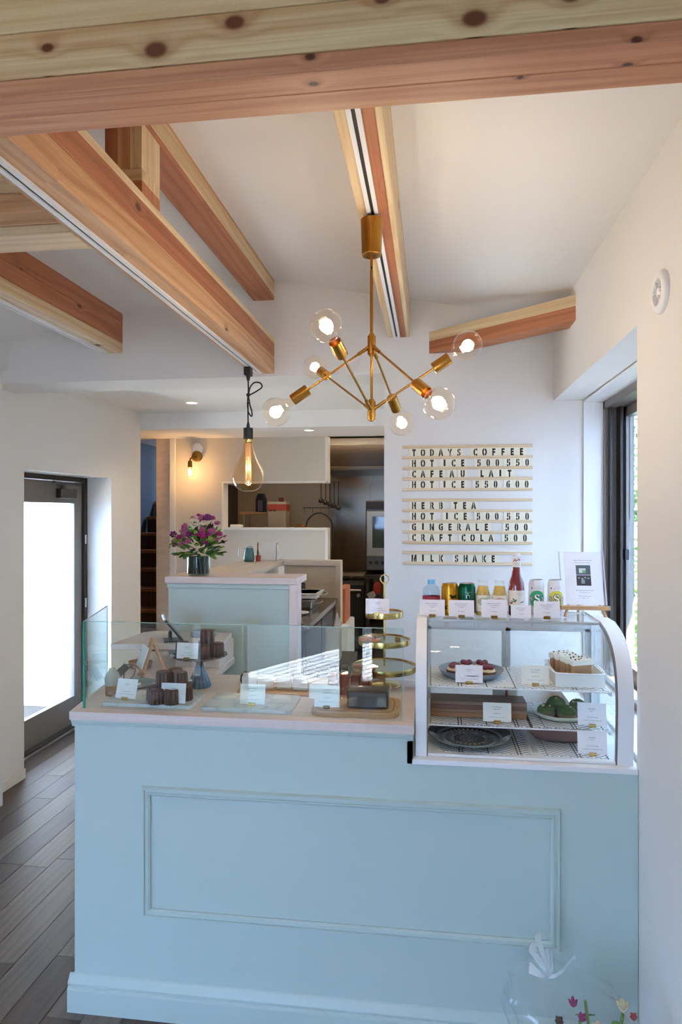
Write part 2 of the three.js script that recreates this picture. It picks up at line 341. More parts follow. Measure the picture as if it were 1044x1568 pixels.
{
  const t = thing('neighbour_house', 'grey-white neighbouring house with pitched roof beyond the window', 'house', [6.1, -0.16, 4.5]);
  part('wall_body', lb(4, 4.8, 16), std('#9aa0a8', 0.9), t);
  part('roof', extr([[-2.5, 4.8], [2.5, 4.8], [0, 6.2]], 17).translate(0, 0, -8.5), std('#77797c', 0.8), t);
  for (const z of [-2.5, -5.5]) { const w = part('window_frame', lb(0.06, 1.2, 1.1, -2.02, 1.4, z), M.white, t); part('pane', lb(0.02, 1.05, 0.95, -2.05, 1.47, z), std('#5b6a74', 0.1), w); }
}
// ================================================================ BEAMS
function beam(name, label, boards, base) {
  const t = thing(name, label, 'beam', base);
  for (const [x0, x1, y0, y1, d0, d1, m, long, off] of boards) wpart('board', uvm(bx(x0, x1, y0 + 0.0006, y1 - 0.0006, d0, d1, 0.0032), long, off), m, t);
  return t;
}
{
  const face = woodMat({ a: [226, 196, 146], b: [188, 130, 78], s: 201, w: 2048, h: 128, Lu: 3.2, Lv: 0.1, ring: 30, contrast: 0.8, patch: 1.3,
    knots: [[1.56, 0.048, 0.012], [1.73, 0.058, 0.008], [1.93, 0.036, 0.014], [2.07, 0.07, 0.012], [2.47, 0.038, 0.014], [2.62, 0.06, 0.011], [2.32, 0.085, 0.009]], knotCol: [110, 58, 28] }, 0.5);
  const lower = woodMat({ a: [214, 152, 110], b: [176, 106, 70], s: 205, w: 2048, h: 64, Lu: 3.2, Lv: 0.08, ring: 24, contrast: 0.8, knots: [[2.2, 0.05, 0.006], [1.25, 0.02, 0.004], [2.72, 0.03, 0.006]] }, 0.5);
  const upper = woodMat({ a: [232, 204, 154], b: [208, 166, 108], s: 209, w: 1024, h: 128, Lu: 3.2, Lv: 0.25, ring: 22 }, 0.5);
  // one wide tie beam right over the viewer, glued up from boards
  beam('ceiling_beam', 'wide knotty tie beam spanning the room nearest overhead', [
    [-2.385, XR, 2.385, 2.418, 1.107, 1.164, lower, 0, [2.4, -1.10]], [-2.385, XR, 2.385, 2.418, 1.164, 1.222, lower, 0, [1.1, -1.02]],
    [-2.385, XR, 2.418, 2.500, 1.107, 1.222, face, 0, [2.4, -2.41 - 2 * 0.13]], [-2.385, XR, 2.500, 2.86, 1.107, 1.222, upper, 0, [2.4, 0.1]],
  ], [-0.9, 2.385, 1.165]);
}
beam('ceiling_beam', 'long laminated beam with white track carrying the pear-shaped pendant', [
  [-0.938, -0.823, 2.386, 2.472, 1.222, DB, M.wOrange[0], 2], [-0.938, -0.823, 2.472, 2.548, 1.222, DB, M.wRed[0], 2], [-0.938, -0.823, 2.548, 2.572, 1.222, DB, M.wPale[0], 2],
], [-0.88, 2.386, 2.36]);
beam('ceiling_beam', 'pale ridge beam at the ceiling peak, above the pendant beam', [
  [-0.937, -0.823, 2.776, 2.80, DF, DB, M.wRed[1], 2], [-0.937, -0.823, 2.80, 2.87, DF, DB, M.wPale[1], 2], [-0.937, -0.823, 2.87, 2.99, DF, DB, M.wOrange[1], 2],
], [-0.88, 2.776, 0.9]);
beam('ceiling_beam', 'laminated beam with white track carrying the brass chandelier', [
  [-0.219, -0.187, 2.555, 2.80, 1.222, DB, M.wPale[0], 2], [-0.187, -0.125, 2.555, 2.80, 1.222, DB, M.wRed[0], 2], [-0.125, -0.107, 2.555, 2.80, 1.222, DB, M.wPale[1], 2],
], [-0.163, 2.555, 2.36]);
beam('ceiling_beam', 'reddish laminated beam with track near the left wall', [
  [-1.785, -1.673, 2.521, 2.575, 1.77, DB, M.wPale[1], 2], [-1.785, -1.673, 2.575, 2.650, 1.77, DB, M.wRed[0], 2], [-1.785, -1.673, 2.650, 2.745, 1.77, DB, M.wRed[1], 2],
], [-1.73, 2.521, 2.6]);
beam('ceiling_beam', 'short pale cross beam at left edge, butting into the pendant beam', [
  [-2.35, -0.938, 2.385, 2.412, 1.66, 1.77, M.wPale[0], 0], [-2.35, -0.938, 2.412, 2.50, 1.66, 1.77, M.wOrange[1], 0], [-2.35, -0.938, 2.50, 2.60, 1.66, 1.77, M.wPale[1], 0],
], [-1.65, 2.385, 1.715]);
{
  const t = thing('beam_post', 'short square timber post between pendant beam and ridge beam', 'post', [-0.88, 2.572, 1.91]);
  for (let i = 0; i < 3; i++) wpart('post_ply', uvm(bx(-0.937 + i * 0.038, -0.937 + (i + 1) * 0.038 - 0.0008, 2.642, 2.776, 1.845, 1.975, 0.002), 1), [M.wRed[0], M.wOrange[0], M.wPale[1]][i], t);
  wpart('foot_block', uvm(bx(-0.937, -0.823, 2.572, 2.607, 1.845, 1.975, 0.002), 0), M.wRed[1], t);
  wpart('foot_block', uvm(bx(-0.937, -0.823, 2.607, 2.641, 1.845, 1.975, 0.002), 0), M.wPale[0], t);
}
{
  // diagonal corner brace between back wall and right wall
  const t = thing('corner_brace', 'diagonal timber brace across the corner of back and right walls', 'beam', [0.30, 2.465, 3.25]);
  const brace = (y0, y1, m) => {
    const pts = [[-0.007, -3.5], [0.614, -2.975], [0.614, -3.108], [0.15, -3.5]];
    const g = extr(pts.map(([x, z]) => [x, -z]), y1 - y0 - 0.0008).rotateX(-PI / 2);   // (x, depth) -> x, z
    wpart('board', uvm(g.translate(0, y0, 0), 0), m, t);
  };
  brace(2.468, 2.53, M.wRed[1]); brace(2.53, 2.578, M.wPale[1]);
}
// ---- white lighting tracks under three beams
function track(label, x, y, d0, d1) {
  const t = thing('lighting_track', label, 'track', [x, y, (d0 + d1) / 2]);
  wpart('rail', [bx(x - 0.017, x + 0.017, y - 0.003, y, d0, d1), bx(x - 0.017, x - 0.005, y - 0.009, y - 0.003, d0, d1), bx(x + 0.005, x + 0.017, y - 0.009, y - 0.003, d0, d1)], M.white, t);
  wpart('slot', bx(x - 0.005, x + 0.005, y - 0.004, y - 0.003, d0, d1), M.bronzeDark, t);
  wpart('end_cap', bx(x - 0.018, x + 0.018, y - 0.011, y, d1, d1 + 0.03, 0.002), M.white, t);
}
track('white track under the beam holding the pear-shaped pendant', -0.897, 2.386, 1.26, 3.42);
track('white track under the beam holding the brass chandelier', -0.172, 2.555, 1.26, 3.46);
track('white track under the reddish beam near the left wall', -1.757, 2.521, 1.78, 3.42);
// ================================================================ LAMPS
const glow = (k, c = BULB) => new THREE.MeshStandardMaterial({ color: '#ffffff', emissive: new THREE.Color().setRGB(1.0, 0.86, 0.66), emissiveIntensity: k, roughness: 0.5 });
const bulbGlass = pane('#fffaf2');
function lampLight(parent, p, power, radius = 1) {
  const l = new THREE.PointLight(BULB, power, 0, 2); l.position.copy(p); l.castShadow = true; l.shadow.radius = radius; parent.add(l); return l;
}
// ---- brass chandelier with six globe bulbs
{
  const o = V(-0.177, 2.537, 2.035), t = thing('chandelier', 'brass spider chandelier with six clear glowing globe bulbs', 'chandelier', [-0.177, 2.537, 2.035]);
  part('canopy', lathe([[0, 0], [0.0325, 0], [0.0335, -0.002], [0.030, -0.106], [0.0285, -0.11], [0.004, -0.11], [0, -0.108]]), M.brass, t);
  part('adapter', lb(0.024, 0.008, 0.05, 0, 0.0, -0.005, 0.002), M.black, t);
  part('stem', [rod(v3(0, -0.108, 0), v3(0, -0.145, 0), 0.0045), rod(v3(0, -0.152, 0), v3(0, -0.36, 0), 0.0048), rod(v3(0, -0.36, 0), v3(0, -0.60, 0), 0.0042)], M.brass, t);
  part('stem_joint', rod(v3(0, -0.143, 0), v3(0, -0.154, 0), 0.0035), M.black, t);
  const hub1 = v3(0, 2.156 - 2.537, 0), hub2 = v3(0, 1.958 - 2.537, 0);
  const hub = (c) => [cyl(0.0125, 0.0125, 0.055, 0, c.y - 0.0275, 0), cyl(0.0085, 0.0085, 0.066, 0, c.y - 0.0325, 0)];
  part('upper_hub', hub(hub1), M.brass, t); part('lower_hub', hub(hub2), M.brass, t);
  const bulbs = [[[-0.267, 2.131, 1.717], hub2], [[-0.419, 2.18, 2.426], hub2], [[-0.459, 1.949, 1.97], hub1], [[-0.096, 1.95, 2.278], hub1], [[0.022, 1.936, 1.79], hub1], [[0.108, 2.137, 2.0], hub2]];
  const R = 0.043;
  for (const [p, h] of bulbs) {
    const c = V(...p).sub(o), d = c.clone().sub(h), L = d.length(); d.normalize();
    const arm = part('arm', [rod(v3(0, 0.006, 0), v3(0, L - 0.10, 0), 0.0035), rod(v3(0, 0.016, 0), v3(0, 0.05, 0), 0.0058), ball(0.007, 0, 0.014, 0, 12)], M.brass, t);
    arm.position.copy(h); arm.quaternion.setFromUnitVectors(v3(0, 1, 0), d);
    const b = L - 0.118;
    part('socket', lathe([[0, b], [0.0165, b], [0.0175, b + 0.002], [0.0175, b + 0.056], [0.0155, b + 0.056], [0.0155, b + 0.03], [0, b + 0.03]], 28), M.brass, arm);
    const pts = [[0.0125, b + 0.04], [0.0125, L - 0.052], [0.016, L - 0.043]]; for (let i = 22; i >= 0; i--) { const a = i / 22 * (PI - 0.43); pts.push([R * Math.sin(a), L + R * Math.cos(a)].map((q) => q)); }
    part('bulb', lathe(pts, 36), bulbGlass, arm);
    const fil = []; for (let k = 0; k < 6; k++) { const a = k * PI / 3; fil.push(rod(v3(0.007 * Math.cos(a), L - 0.022, 0.007 * Math.sin(a)), v3(0.009 * Math.cos(a + 0.5), L + 0.014, 0.009 * Math.sin(a + 0.5)), 0.0028, 6)); }
    part('filament', fil, glow(14), arm);
    part('bulb_stem', rod(v3(0, L - 0.07, 0), v3(0, L - 0.022, 0), 0.004, 8, 0.003), M.clear, arm);
    lampLight(arm, v3(0, L, 0), 0.105, 1);
  }
}
// ---- pear-shaped pendant with its looped black flex
{
  const t = thing('pendant_lamp', 'black flex pendant with large pear-shaped amber filament bulb', 'lamp', [-0.897, 2.368, 3.25]);
  part('track_plug', [lb(0.032, 0.042, 0.055, 0, -0.042, 0, 0.004), cyl(0.007, 0.011, 0.024, 0, -0.066, 0)], M.black, t);
  part('flex', tube([v3(0, -0.06, 0), v3(0.001, -0.12, 0), v3(-0.001, -0.2, 0), v3(0, -0.31, 0)], 0.0038, 40), M.rubber, t);
  part('flex_loop', [tube([v3(0.002, -0.135, 0), v3(0.012, -0.10, 0.006), v3(0.035, -0.078, 0.01), v3(0.066, -0.083, 0.01), v3(0.072, -0.10, 0.008), v3(0.045, -0.12, 0.006), v3(0.004, -0.14, 0.004)], 0.0036, 60),
    tube([v3(0.002, -0.14, 0.006), v3(0.012, -0.19, 0.01), v3(0.022, -0.225, 0.01), v3(0.02, -0.245, 0.008), v3(0.006, -0.23, 0.008), v3(-0.002, -0.18, 0.006), v3(0.001, -0.14, 0.006)], 0.0036, 60), ball(0.010, 0.001, -0.138, 0.004, 12)], M.rubber, t);
  part('tie', torus(0.0065, 0.0015, 20).rotateX(PI / 2).translate(0.001, -0.17, 0.003), M.brassBright, t);
  part('lamp_holder', [cyl(0.0235, 0.0235, 0.056, 0, -0.357, 0), cyl(0.011, 0.005, 0.03, 0, -0.302, 0)], M.black, t);
  const prof = [[0.020, -0.350], [0.0205, -0.372], [0.024, -0.385], [0.031, -0.42], [0.045, -0.455], [0.064, -0.49], [0.0775, -0.525], [0.0795, -0.545], [0.074, -0.572], [0.06, -0.596], [0.038, -0.611], [0.015, -0.6165], [0, -0.617]];
  const c = new THREE.SplineCurve(prof.map((p) => new THREE.Vector2(...p))).getPoints(48).map((p) => [Math.max(0, p.x), p.y]);
  const b = part('bulb', lathe(c, 40), pane('#fbeed8'), t);
  const fil = []; for (let k = 0; k < 8; k++) { const a = k * PI / 4; fil.push(rod(v3(0.012 * Math.cos(a), -0.375, 0.012 * Math.sin(a)), v3(0.015 * Math.cos(a), -0.565, 0.015 * Math.sin(a)), 0.0016, 6)); }
  part('filament', fil, new THREE.MeshStandardMaterial({ color: '#d8b487', emissive: '#ffae60', emissiveIntensity: 0.18, roughness: 0.4 }), b);
  part('bulb_collar', lathe([[0.0205, -0.357], [0.0215, -0.37], [0.019, -0.372]]), M.brassBright, t);
  lampLight(t, v3(0, -0.50, 0), 0.06, 1);
}
// ---- brass wall light on the kitchen wall
{
  const t = thing('wall_light', 'small brass wall light with lit bare bulb on kitchen wall', 'lamp', [-2.245, 2.19, 6.3]);
  part('ceiling_plate', lathe([[0, 0], [0.055, 0], [0.058, 0.012], [0.04, 0.02], [0, 0.022]]).rotateX(PI / 2).translate(0.0, 0.075, 0), M.white, t);
  part('back_plate', lathe([[0, 0], [0.05, 0], [0.054, 0.02], [0.045, 0.03], [0, 0.034]]).rotateX(PI / 2).translate(0, 0, 0), M.brassDark, t);
  part('arm', tube([v3(0, 0, 0.03), v3(-0.012, -0.005, 0.075), v3(-0.042, -0.03, 0.085), v3(-0.045, -0.05, 0.085)], 0.008), M.brassDark, t);
  part('socket', cyl(0.022, 0.02, 0.06, -0.045, -0.11, 0.085), M.brassDark, t);
  const b = part('bulb', lathe([[0.012, 0], [0.014, -0.012], [0.024, -0.04], [0.026, -0.065], [0.018, -0.092], [0, -0.102]]).translate(-0.045, -0.108, 0.085), pane('#fff0d8'), t);
  part('filament', [lathe([[0, 0], [0.012, -0.01], [0.016, -0.04], [0.010, -0.07], [0, -0.076]]).translate(-0.045, -0.12, 0.085)], glow(7), b);
  const l = lampLight(t, v3(-0.045, -0.165, 0.085), 0.38, 1); l.color.setRGB(1, 0.66, 0.34);
}
// ---- recessed downlights
function downlight(label, x, y, d, power) {
  const t = thing('downlight', label, 'downlight', [x, y, d]);
  part('trim_ring', lathe([[0.038, 0], [0.05, -0.001], [0.052, -0.004], [0.048, -0.006], [0.038, -0.004]]), M.white, t);
  part('lens', cyl(0.038, 0.038, 0.002, 0, -0.004, 0), glow(3.5), t);
  const l = new THREE.SpotLight(new THREE.Color().setRGB(1, 0.82, 0.6), power, 0, 1.1, 0.6, 2); l.position.set(0, -0.012, 0); l.target.position.set(0, -2, 0); l.castShadow = true; t.add(l, l.target);
}
downlight('round white downlight in the soffit just behind the lintel', -1.845, 2.505, 5.05, 1.3);
downlight('round white downlight under the drop beam by the kitchen', -1.05, 2.366, 5.78, 0.25);
{
  const t = thing('kitchen_ceiling_light', 'long white ceiling light fitting inside the kitchen', 'light', [-0.95, 2.52, 6.95]);
  part('housing', lb(1.0, 0.04, 0.14, 0, -0.04, 0, 0.01), M.white, t);
  part('diffuser', lb(0.96, 0.02, 0.1, 0, -0.058, 0, 0.006), glow(1.5), t);
  const l = new THREE.RectAreaLight(new THREE.Color().setRGB(1, 0.74, 0.48), 26, 0.96, 0.1); l.position.set(0, -0.062, 0); l.rotation.x = -PI / 2; l.castShadow = true; t.add(l);
}
// ---- round white vent cover on the right wall
{
  const t = thing('wall_vent', 'round white plastic vent cover on the right wall', 'vent', [XR, 2.238, 1.895]);
  const turn = (g) => g.rotateZ(PI / 2);                              // faces into the room (-x)
  part('outer_ring', turn(lathe([[0.034, 0.0], [0.034, 0.012], [0.038, 0.016], [0.056, 0.013], [0.0585, 0.004], [0.0585, 0]], 40)), M.white, t);
  part('back_disc', turn(cyl(0.035, 0.035, 0.002)), std('#a79c92', 0.8), t);
  const sp = []; for (let k = 0; k < 6; k++) sp.push(lb(0.003, 0.010, 0.024, 0, 0.004, 0.024).rotateY(k * PI / 3));
  part('grille', [...sp.map(turn), turn(lathe([[0, 0.004], [0.014, 0.004], [0.014, 0.012], [0.0, 0.014]], 20))], M.white, t);
}
// ================================================================ COUNTER
{
  const t = thing('service_counter', 'pale blue panelled service counter with moulded skirting', 'counter', [-0.28, 0, 2.1]);
  const a = -1.172, b = XR - 0.002, f = 2.10;
  wpart('front_panel', [bx(a, -0.054, 0, 0.962, f, f + 0.03), bx(-0.054, b, 0, 0.868, f, f + 0.03)], M.blue, t);
  // side panel follows the slanting left end
  wpart('side_panel', extr([[a - 0.005, -f - 0.0305], [a + 0.015, -f - 0.0305], [-1.309, -3.03], [-1.329, -3.03]].map(([x, z]) => [x, -z]), 0.962).rotateX(-PI / 2), M.blue, t);
  wpart('step_side', bx(-0.072, -0.054, 0.868, 0.962, f, 2.64), M.blue, t);
  wpart('back_panel', bx(a - 0.05, b, 0, 0.86, 2.62, 2.64), M.white, t);
  wpart('carcass_top', bx(-0.072, b, 0.862, 0.868, f + 0.03, 2.64), M.white, t);
  // applied frame moulding, each length with a stepped profile
  const prof = [[0, 0], [0.030, 0], [0.030, 0.006], [0.024, 0.011], [0.020, 0.011], [0.018, 0.007], [0.012, 0.007], [0.010, 0.012], [0.004, 0.012], [0, 0.004]];
  const mould = (L) => extr(prof, L);                                   // profile in xy, runs along +z
  const x0 = -0.936, x1 = 0.389, y0 = 0.325, y1 = 0.754;
  const mit = (g, L, w = 0.03) => { const p = g.attributes.position; for (let i = 0; i < p.count; i++) { const z = p.getZ(i), x = p.getX(i); p.setZ(i, z < L / 2 ? z + x : z - x); } g.computeVertexNormals(); return g; };
  // outer edge at x = 0, inner edge at x = 0.03; y becomes relief towards the viewer
  const place = (L, fn) => fn(mit(mould(L), L));
  wpart('panel_moulding', place(y1 - y0, (g) => g.applyMatrix4(new THREE.Matrix4().makeBasis(v3(1, 0, 0), v3(0, 0, 1), v3(0, -1, 0))).translate(x0, y1, -f)), M.blue, t);
  wpart('panel_moulding', place(y1 - y0, (g) => g.applyMatrix4(new THREE.Matrix4().makeBasis(v3(-1, 0, 0), v3(0, 0, 1), v3(0, 1, 0))).translate(x1, y0, -f)), M.blue, t);
  wpart('panel_moulding', place(x1 - x0, (g) => g.applyMatrix4(new THREE.Matrix4().makeBasis(v3(0, -1, 0), v3(0, 0, 1), v3(-1, 0, 0))).translate(x1, y1, -f)), M.blue, t);
  wpart('panel_moulding', place(x1 - x0, (g) => g.applyMatrix4(new THREE.Matrix4().makeBasis(v3(0, 1, 0), v3(0, 0, 1), v3(1, 0, 0))).translate(x0, y0, -f)), M.blue, t);
  // skirting and cornice: profile (out, up) swept along x
  const run = (pts, xa, xb) => extr(pts.map(([o, y]) => [o, y]), xb - xa).applyMatrix4(new THREE.Matrix4().makeBasis(v3(0, 0, 1), v3(0, 1, 0), v3(-1, 0, 0))).translate(xb, 0, -f);
  const skirt = [[0, 0], [0.02, 0], [0.02, 0.074], [0.0185, 0.08], [0.0145, 0.083], [0.0145, 0.086], [0.0165, 0.09], [0.0165, 0.094], [0.014, 0.099], [0.010, 0.106], [0.004, 0.116], [0, 0.12]];
  wpart('skirting', run(skirt, a - 0.016, b), M.blue, t);
  const side = extr(skirt, 0.95).applyMatrix4(new THREE.Matrix4().makeBasis(v3(-1, 0, 0), v3(0, 1, 0), v3(0, 0, -1))).rotateY(0.166).translate(a, 0, -f);
  wpart('skirting', side, M.blue, t);
  const corn = [[0, 0.94], [0.004, 0.94], [0.004, 0.945], [0.007, 0.951], [0.007, 0.954], [0.010, 0.957], [0.010, 0.962], [0, 0.962]];
  wpart('cornice', run(corn, a - 0.008, -0.054), M.blue, t);
  wpart('ledge', bx(-0.056, b, 0.868, 0.884, f - 0.004, 2.64, 0.002), M.white, t);
}
{
  const t = thing('countertop', 'whitewashed wooden countertop on the blue counter', 'countertop', [-0.6, 0.962, 2.3]);
  const pts = [[-1.183, 2.09], [-0.053, 2.09], [-0.053, 2.645], [-0.872, 2.645], [-0.885, 2.966], [-1.222, 2.966], [-1.222, 3.04], [-1.339, 3.04]];
  const g = extr(pts.map(([x, d]) => [x, d]), 0.024, 0.002).rotateX(-PI / 2).translate(0, 0.964, 0);
  wpart('board', uvm(g, 0, [0.2, 0.1]), M.top, t);
}
// ---- glass guard
{
  const t = thing('glass_screen', 'clear glass guard along front and left end of countertop', 'glass screen', [-0.62, 0.99, 2.14]);
  const side = (x0, d0, x1, d1, name) => {
    const L = Math.hypot(x1 - x0, d1 - d0), g = lb(L, 0.291, 0.006, L / 2, 0, 0, 0.0008);
    g.rotateY(Math.atan2(d1 - d0, x1 - x0)).translate(x0, 0.99, -d0);
    return wpart('pane', g, pane('#f7fcfa'), t);
  };
  side(-1.152, 2.132, -0.086, 2.132); side(-1.157, 2.13, -1.257, 2.495);
  wpart('top_edge', [bx(-1.152, -0.086, 1.281, 1.2824, 2.129, 2.135), bx(-0.086, -0.0848, 0.99, 1.2824, 2.129, 2.135)], std('#9fc2b8', 0.15), t);
  wpart('rear_edge', [rod(V(-1.157, 1.2815, 2.13), V(-1.257, 1.2815, 2.495), 0.0018, 6), rod(V(-1.257, 0.991, 2.495), V(-1.257, 1.2815, 2.495), 0.0018, 6)], std('#7fa89c', 0.15), t);
  wpart('green_edge', [bx(-1.1605, -1.1525, 0.99, 1.281, 2.1285, 2.1355, 0.0008)], M.glassGreen, t);
}
// ---- blue partition with wooden cap behind the counter, plus payment shelf in front of it
{
  const t = thing('partition', 'blue panelled half wall with whitewashed wooden cap', 'partition', [-0.9, 0, 3.0]);
  wpart('panel', bx(-1.203, -0.632, 0, 1.322, 2.985, 3.04), M.blue, t);
  wpart('cap_moulding', bx(-1.208, -0.632, 1.300, 1.322, 2.976, 2.995, 0.003), M.blue, t);
  wpart('cap', uvm(bx(-1.215, -0.592, 1.322, 1.352, 2.968, 3.195, 0.002), 0), M.top, t);
  wpart('end_post', uvm(bx(-0.632, -0.592, 0, 1.322, 2.972, 3.06, 0.002), 1), M.top, t);
}
{
  const t = thing('payment_shelf', 'whitewashed raised payment shelf projecting beyond the countertop', 'shelf', [-1.09, 1.078, 2.8]);
  const g = extr([[-1.32, 2.655], [-0.862, 2.70], [-0.90, 2.972], [-1.262, 2.972], [-1.30, 2.93]], 0.018, 0.002).rotateX(-PI / 2).translate(0, 1.080, 0);
  wpart('shelf_board', uvm(g, 0), M.top, t);
  wpart('support_panel', [uvm(bx(-1.08, -0.885, 0.9905, 1.078, 2.75, 2.962, 0.002), 0)], M.top, t);
}
// ================================================================ MENU BOARD ON THE BACK WALL
{
  const chars = 'TODAYSCFEHI50UL6RBGNKM', N = 8, C = 128;
  const atlas = canvasTex(N * C, 4 * C, (g, w, h) => {
    g.fillStyle = '#efe4c9'; g.fillRect(0, 0, w, h);
    [...chars].forEach((ch, i) => {
      const x = (i % N) * C, y = (i / N | 0) * C;
      g.save(); g.translate(x + C / 2, y + C * 0.5); g.scale(0.72, 1.0); if (ch === 'I') { g.fillStyle = '#26241f'; g.fillRect(-18, -46, 36, 92); g.restore(); return; } g.fillStyle = '#26241f'; g.font = 'bold 124px sans-serif'; g.textAlign = 'center'; g.textBaseline = 'middle'; g.fillText(ch, 0, 6); g.lineWidth = 9; g.strokeStyle = '#26241f'; g.strokeText(ch, 0, 6); g.restore();
      g.fillStyle = '#efe4c9';
      if ('ODACSGU056'.includes(ch)) g.fillRect(x + C / 2 - 3.5, y, 7, C);
      if ('HRBNKMY'.includes(ch)) g.fillRect(x + C / 2 - 11, y, 7, C);
    });
  });
  const mat = std('#ffffff', 0.75, { map: atlas }), geo = {};
  const tileGeo = (ch) => {
    if (geo[ch]) return geo[ch];
    const g = flat(new THREE.BoxGeometry(0.0448, 0.0455, 0.005)), p = g.attributes.position, n = g.attributes.normal, uv = g.attributes.uv, i = chars.indexOf(ch), cx = i % N, cy = i / N | 0;
    for (let k = 0; k < p.count; k++) {
      const u = uv.getX(k), v = uv.getY(k);
      if (n.getZ(k) > 0.5) uv.setXY(k, (cx + 0.02 + u * 0.96) / N, 1 - (cy + 1 - (0.02 + v * 0.96)) / 4); else uv.setXY(k, 0.99, 0.02);
    }
    return (geo[ch] = g);
  };
  const zx = (z) => -0.144 + (z - 75) * 0.655 / 900, sp = 0.0549;
  const panels = [
    [1.985, 'upper pale wooden letter rack listing coffee drinks', [
      ['TODAYS COFFEE row', [['TODAYS', 157], ['COFFEE', 585]]], ['price row under TODAYS COFFEE', [['HOT', 157], ['ICE', 371], ['500', 610], ['550', 812]]],
      ['CAFE AU LAIT row', [['CAFE', 157], ['A', 422], ['U', 497], ['LAIT', 630]]], ['price row under CAFE AU LAIT', [['HOT', 157], ['ICE', 371], ['550', 598], ['600', 809]]]]],
    [1.712, 'middle pale wooden letter rack listing tea and soft drinks', [
      ['HERB TEA row', [['HERB', 157], ['TEA', 447]]], ['price row under HERB TEA', [['HOT', 157], ['ICE', 388], ['500', 606], ['550', 812]]],
      ['GINGERALE row', [['GINGERALE', 157], ['500', 803]]], ['CRAFT COLA row', [['CRAFT', 157], ['COLA', 503], ['500', 797]]]]],
    [1.441, 'lowest pale wooden letter rack with a single MILK SHAKE row', [['MILK SHAKE row', [['MILK', 157], ['SHAKE', 455]]]]],
  ];
  const ord = ['first', 'second', 'third', 'fourth', 'fifth', 'sixth', 'seventh', 'eighth', 'ninth', 'tenth', 'eleventh', 'twelfth'];
  const railG = () => uvm(lb(0.655, 0.0145, 0.012, 0, -0.00725, 0.006, 0.003), 0);
  for (const [y, label, rows] of panels) {
    const t = thing('letter_rack', label, 'letter rack', [0.1835, y - rows.length * sp, DB], 0, 'menu letter racks');
    for (let k = 0; k <= rows.length; k++) { const r = part('rail', railG(), M.pine, t); r.position.y = (rows.length - k) * sp; }
    rows.forEach(([rowName, words], k) => {
      let n = 0;
      for (const [w, z0] of words) [...w].forEach((ch, i) => {
        const g = thing('letter_tile', `cream tile ${/\d/.test(ch) ? 'numeral' : 'letter'} ${ch}, ${ord[n++]} in the ${rowName}`, 'letter tile', [zx(z0 + i * 62.8), y - (k + 0.5) * sp - 0.0227, DB - 0.0035], 0, 'menu letter tiles');
        part('tile', tileGeo(ch), mat, g).position.y = 0.0227;
      });
    });
  }
}
// ================================================================ SMALL THINGS: SHARED MAKERS
function scribble(g, x, y, w, h) { g.fillStyle = '#aca8a5'; let p = x; while (p < x + w) { const q = 3 + rnd() * 7; g.fillRect(p, y + rnd() * h * 0.2, q, h * rr(0.5, 1)); p += q + 2 + rnd() * 3; } }
const cardTex = [0, 1, 2].map((k) => canvasTex(256, 168, (g, w, h) => {
  g.fillStyle = k === 1 ? '#f1ecdf' : '#f4eceb'; g.fillRect(0, 0, w, h);
  const L = [[[100, 40, 56, 12], [110, 58, 36, 8], [84, 104, 90, 7], [48, 128, 160, 6]], [[84, 34, 90, 10], [96, 54, 66, 9], [100, 92, 56, 8], [50, 126, 156, 6]], [[62, 34, 132, 9], [88, 52, 84, 9], [104, 72, 48, 8], [96, 112, 64, 8]]][k];
  for (const r of L) scribble(g, ...r);
}));
const cardMats = cardTex.map((map) => std('#ffffff', 0.75, { map }));
function frontUv(g) { const p = g.attributes.position, n = g.attributes.normal, uv = g.attributes.uv; for (let i = 0; i < p.count; i++) if (n.getZ(i) < 0.5) uv.setXY(i, 0.02, 0.02); return g; }
function card(p, label, { w = 0.086, h = 0.056, tilt = 0.14, turn = 0, kind = 0, dark = false } = {}) {
  const t = thing('price_card', label, 'price card', p, turn, 'price cards');
  const a = part('card', frontUv(flat(new THREE.BoxGeometry(w, h, 0.0008))), cardMats[kind], t);
  a.position.set(0, 0.004 + h / 2 * Math.cos(tilt), -h / 2 * Math.sin(tilt)); a.rotation.x = -tilt;
  part('sleeve', flat(new THREE.BoxGeometry(w + 0.004, h + 0.003, 0.0006).translate(0, 0.001, 0.0014)), M.sleeve, a);
  part('clip', [lb(0.022, 0.010, 0.006, 0, 0, 0.005, 0.001), lb(0.022, 0.004, 0.022, 0, 0, -0.002, 0.001)], dark ? M.brassDark : M.brassBright, t);
  return t;
}
const label3 = (r, y0, y1, map, rough = 0.6, more = {}) => [flat(new THREE.CylinderGeometry(r, r, y1 - y0, 40, 1, true).rotateY(PI).translate(0, (y0 + y1) / 2, 0)), std('#ffffff', rough, { map, ...more })];
// fluted little cake: a ribbed tapering barrel
function fluted(r0, r1, h, ribs = 12, amp = 0.08) {
  const g = new THREE.LatheGeometry([[0, 0], [r0 * 0.9, 0], [r0, 0.004], [(r0 + r1) / 2, h * 0.5], [r1, h * 0.88], [r1 * 0.9, h], [r1 * 0.45, h * 0.97], [0, h * 0.94]].map((p) => new THREE.Vector2(Math.max(p[0], 1e-5), p[1])), 72), p = g.attributes.position;
  for (let i = 0; i < p.count; i++) { const a = Math.atan2(p.getX(i), p.getZ(i)), k = 1 + amp * Math.cos(a * ribs); p.setX(i, p.getX(i) * k); p.setZ(i, p.getZ(i) * k); }
  g.computeVertexNormals(); return flat(g);
}
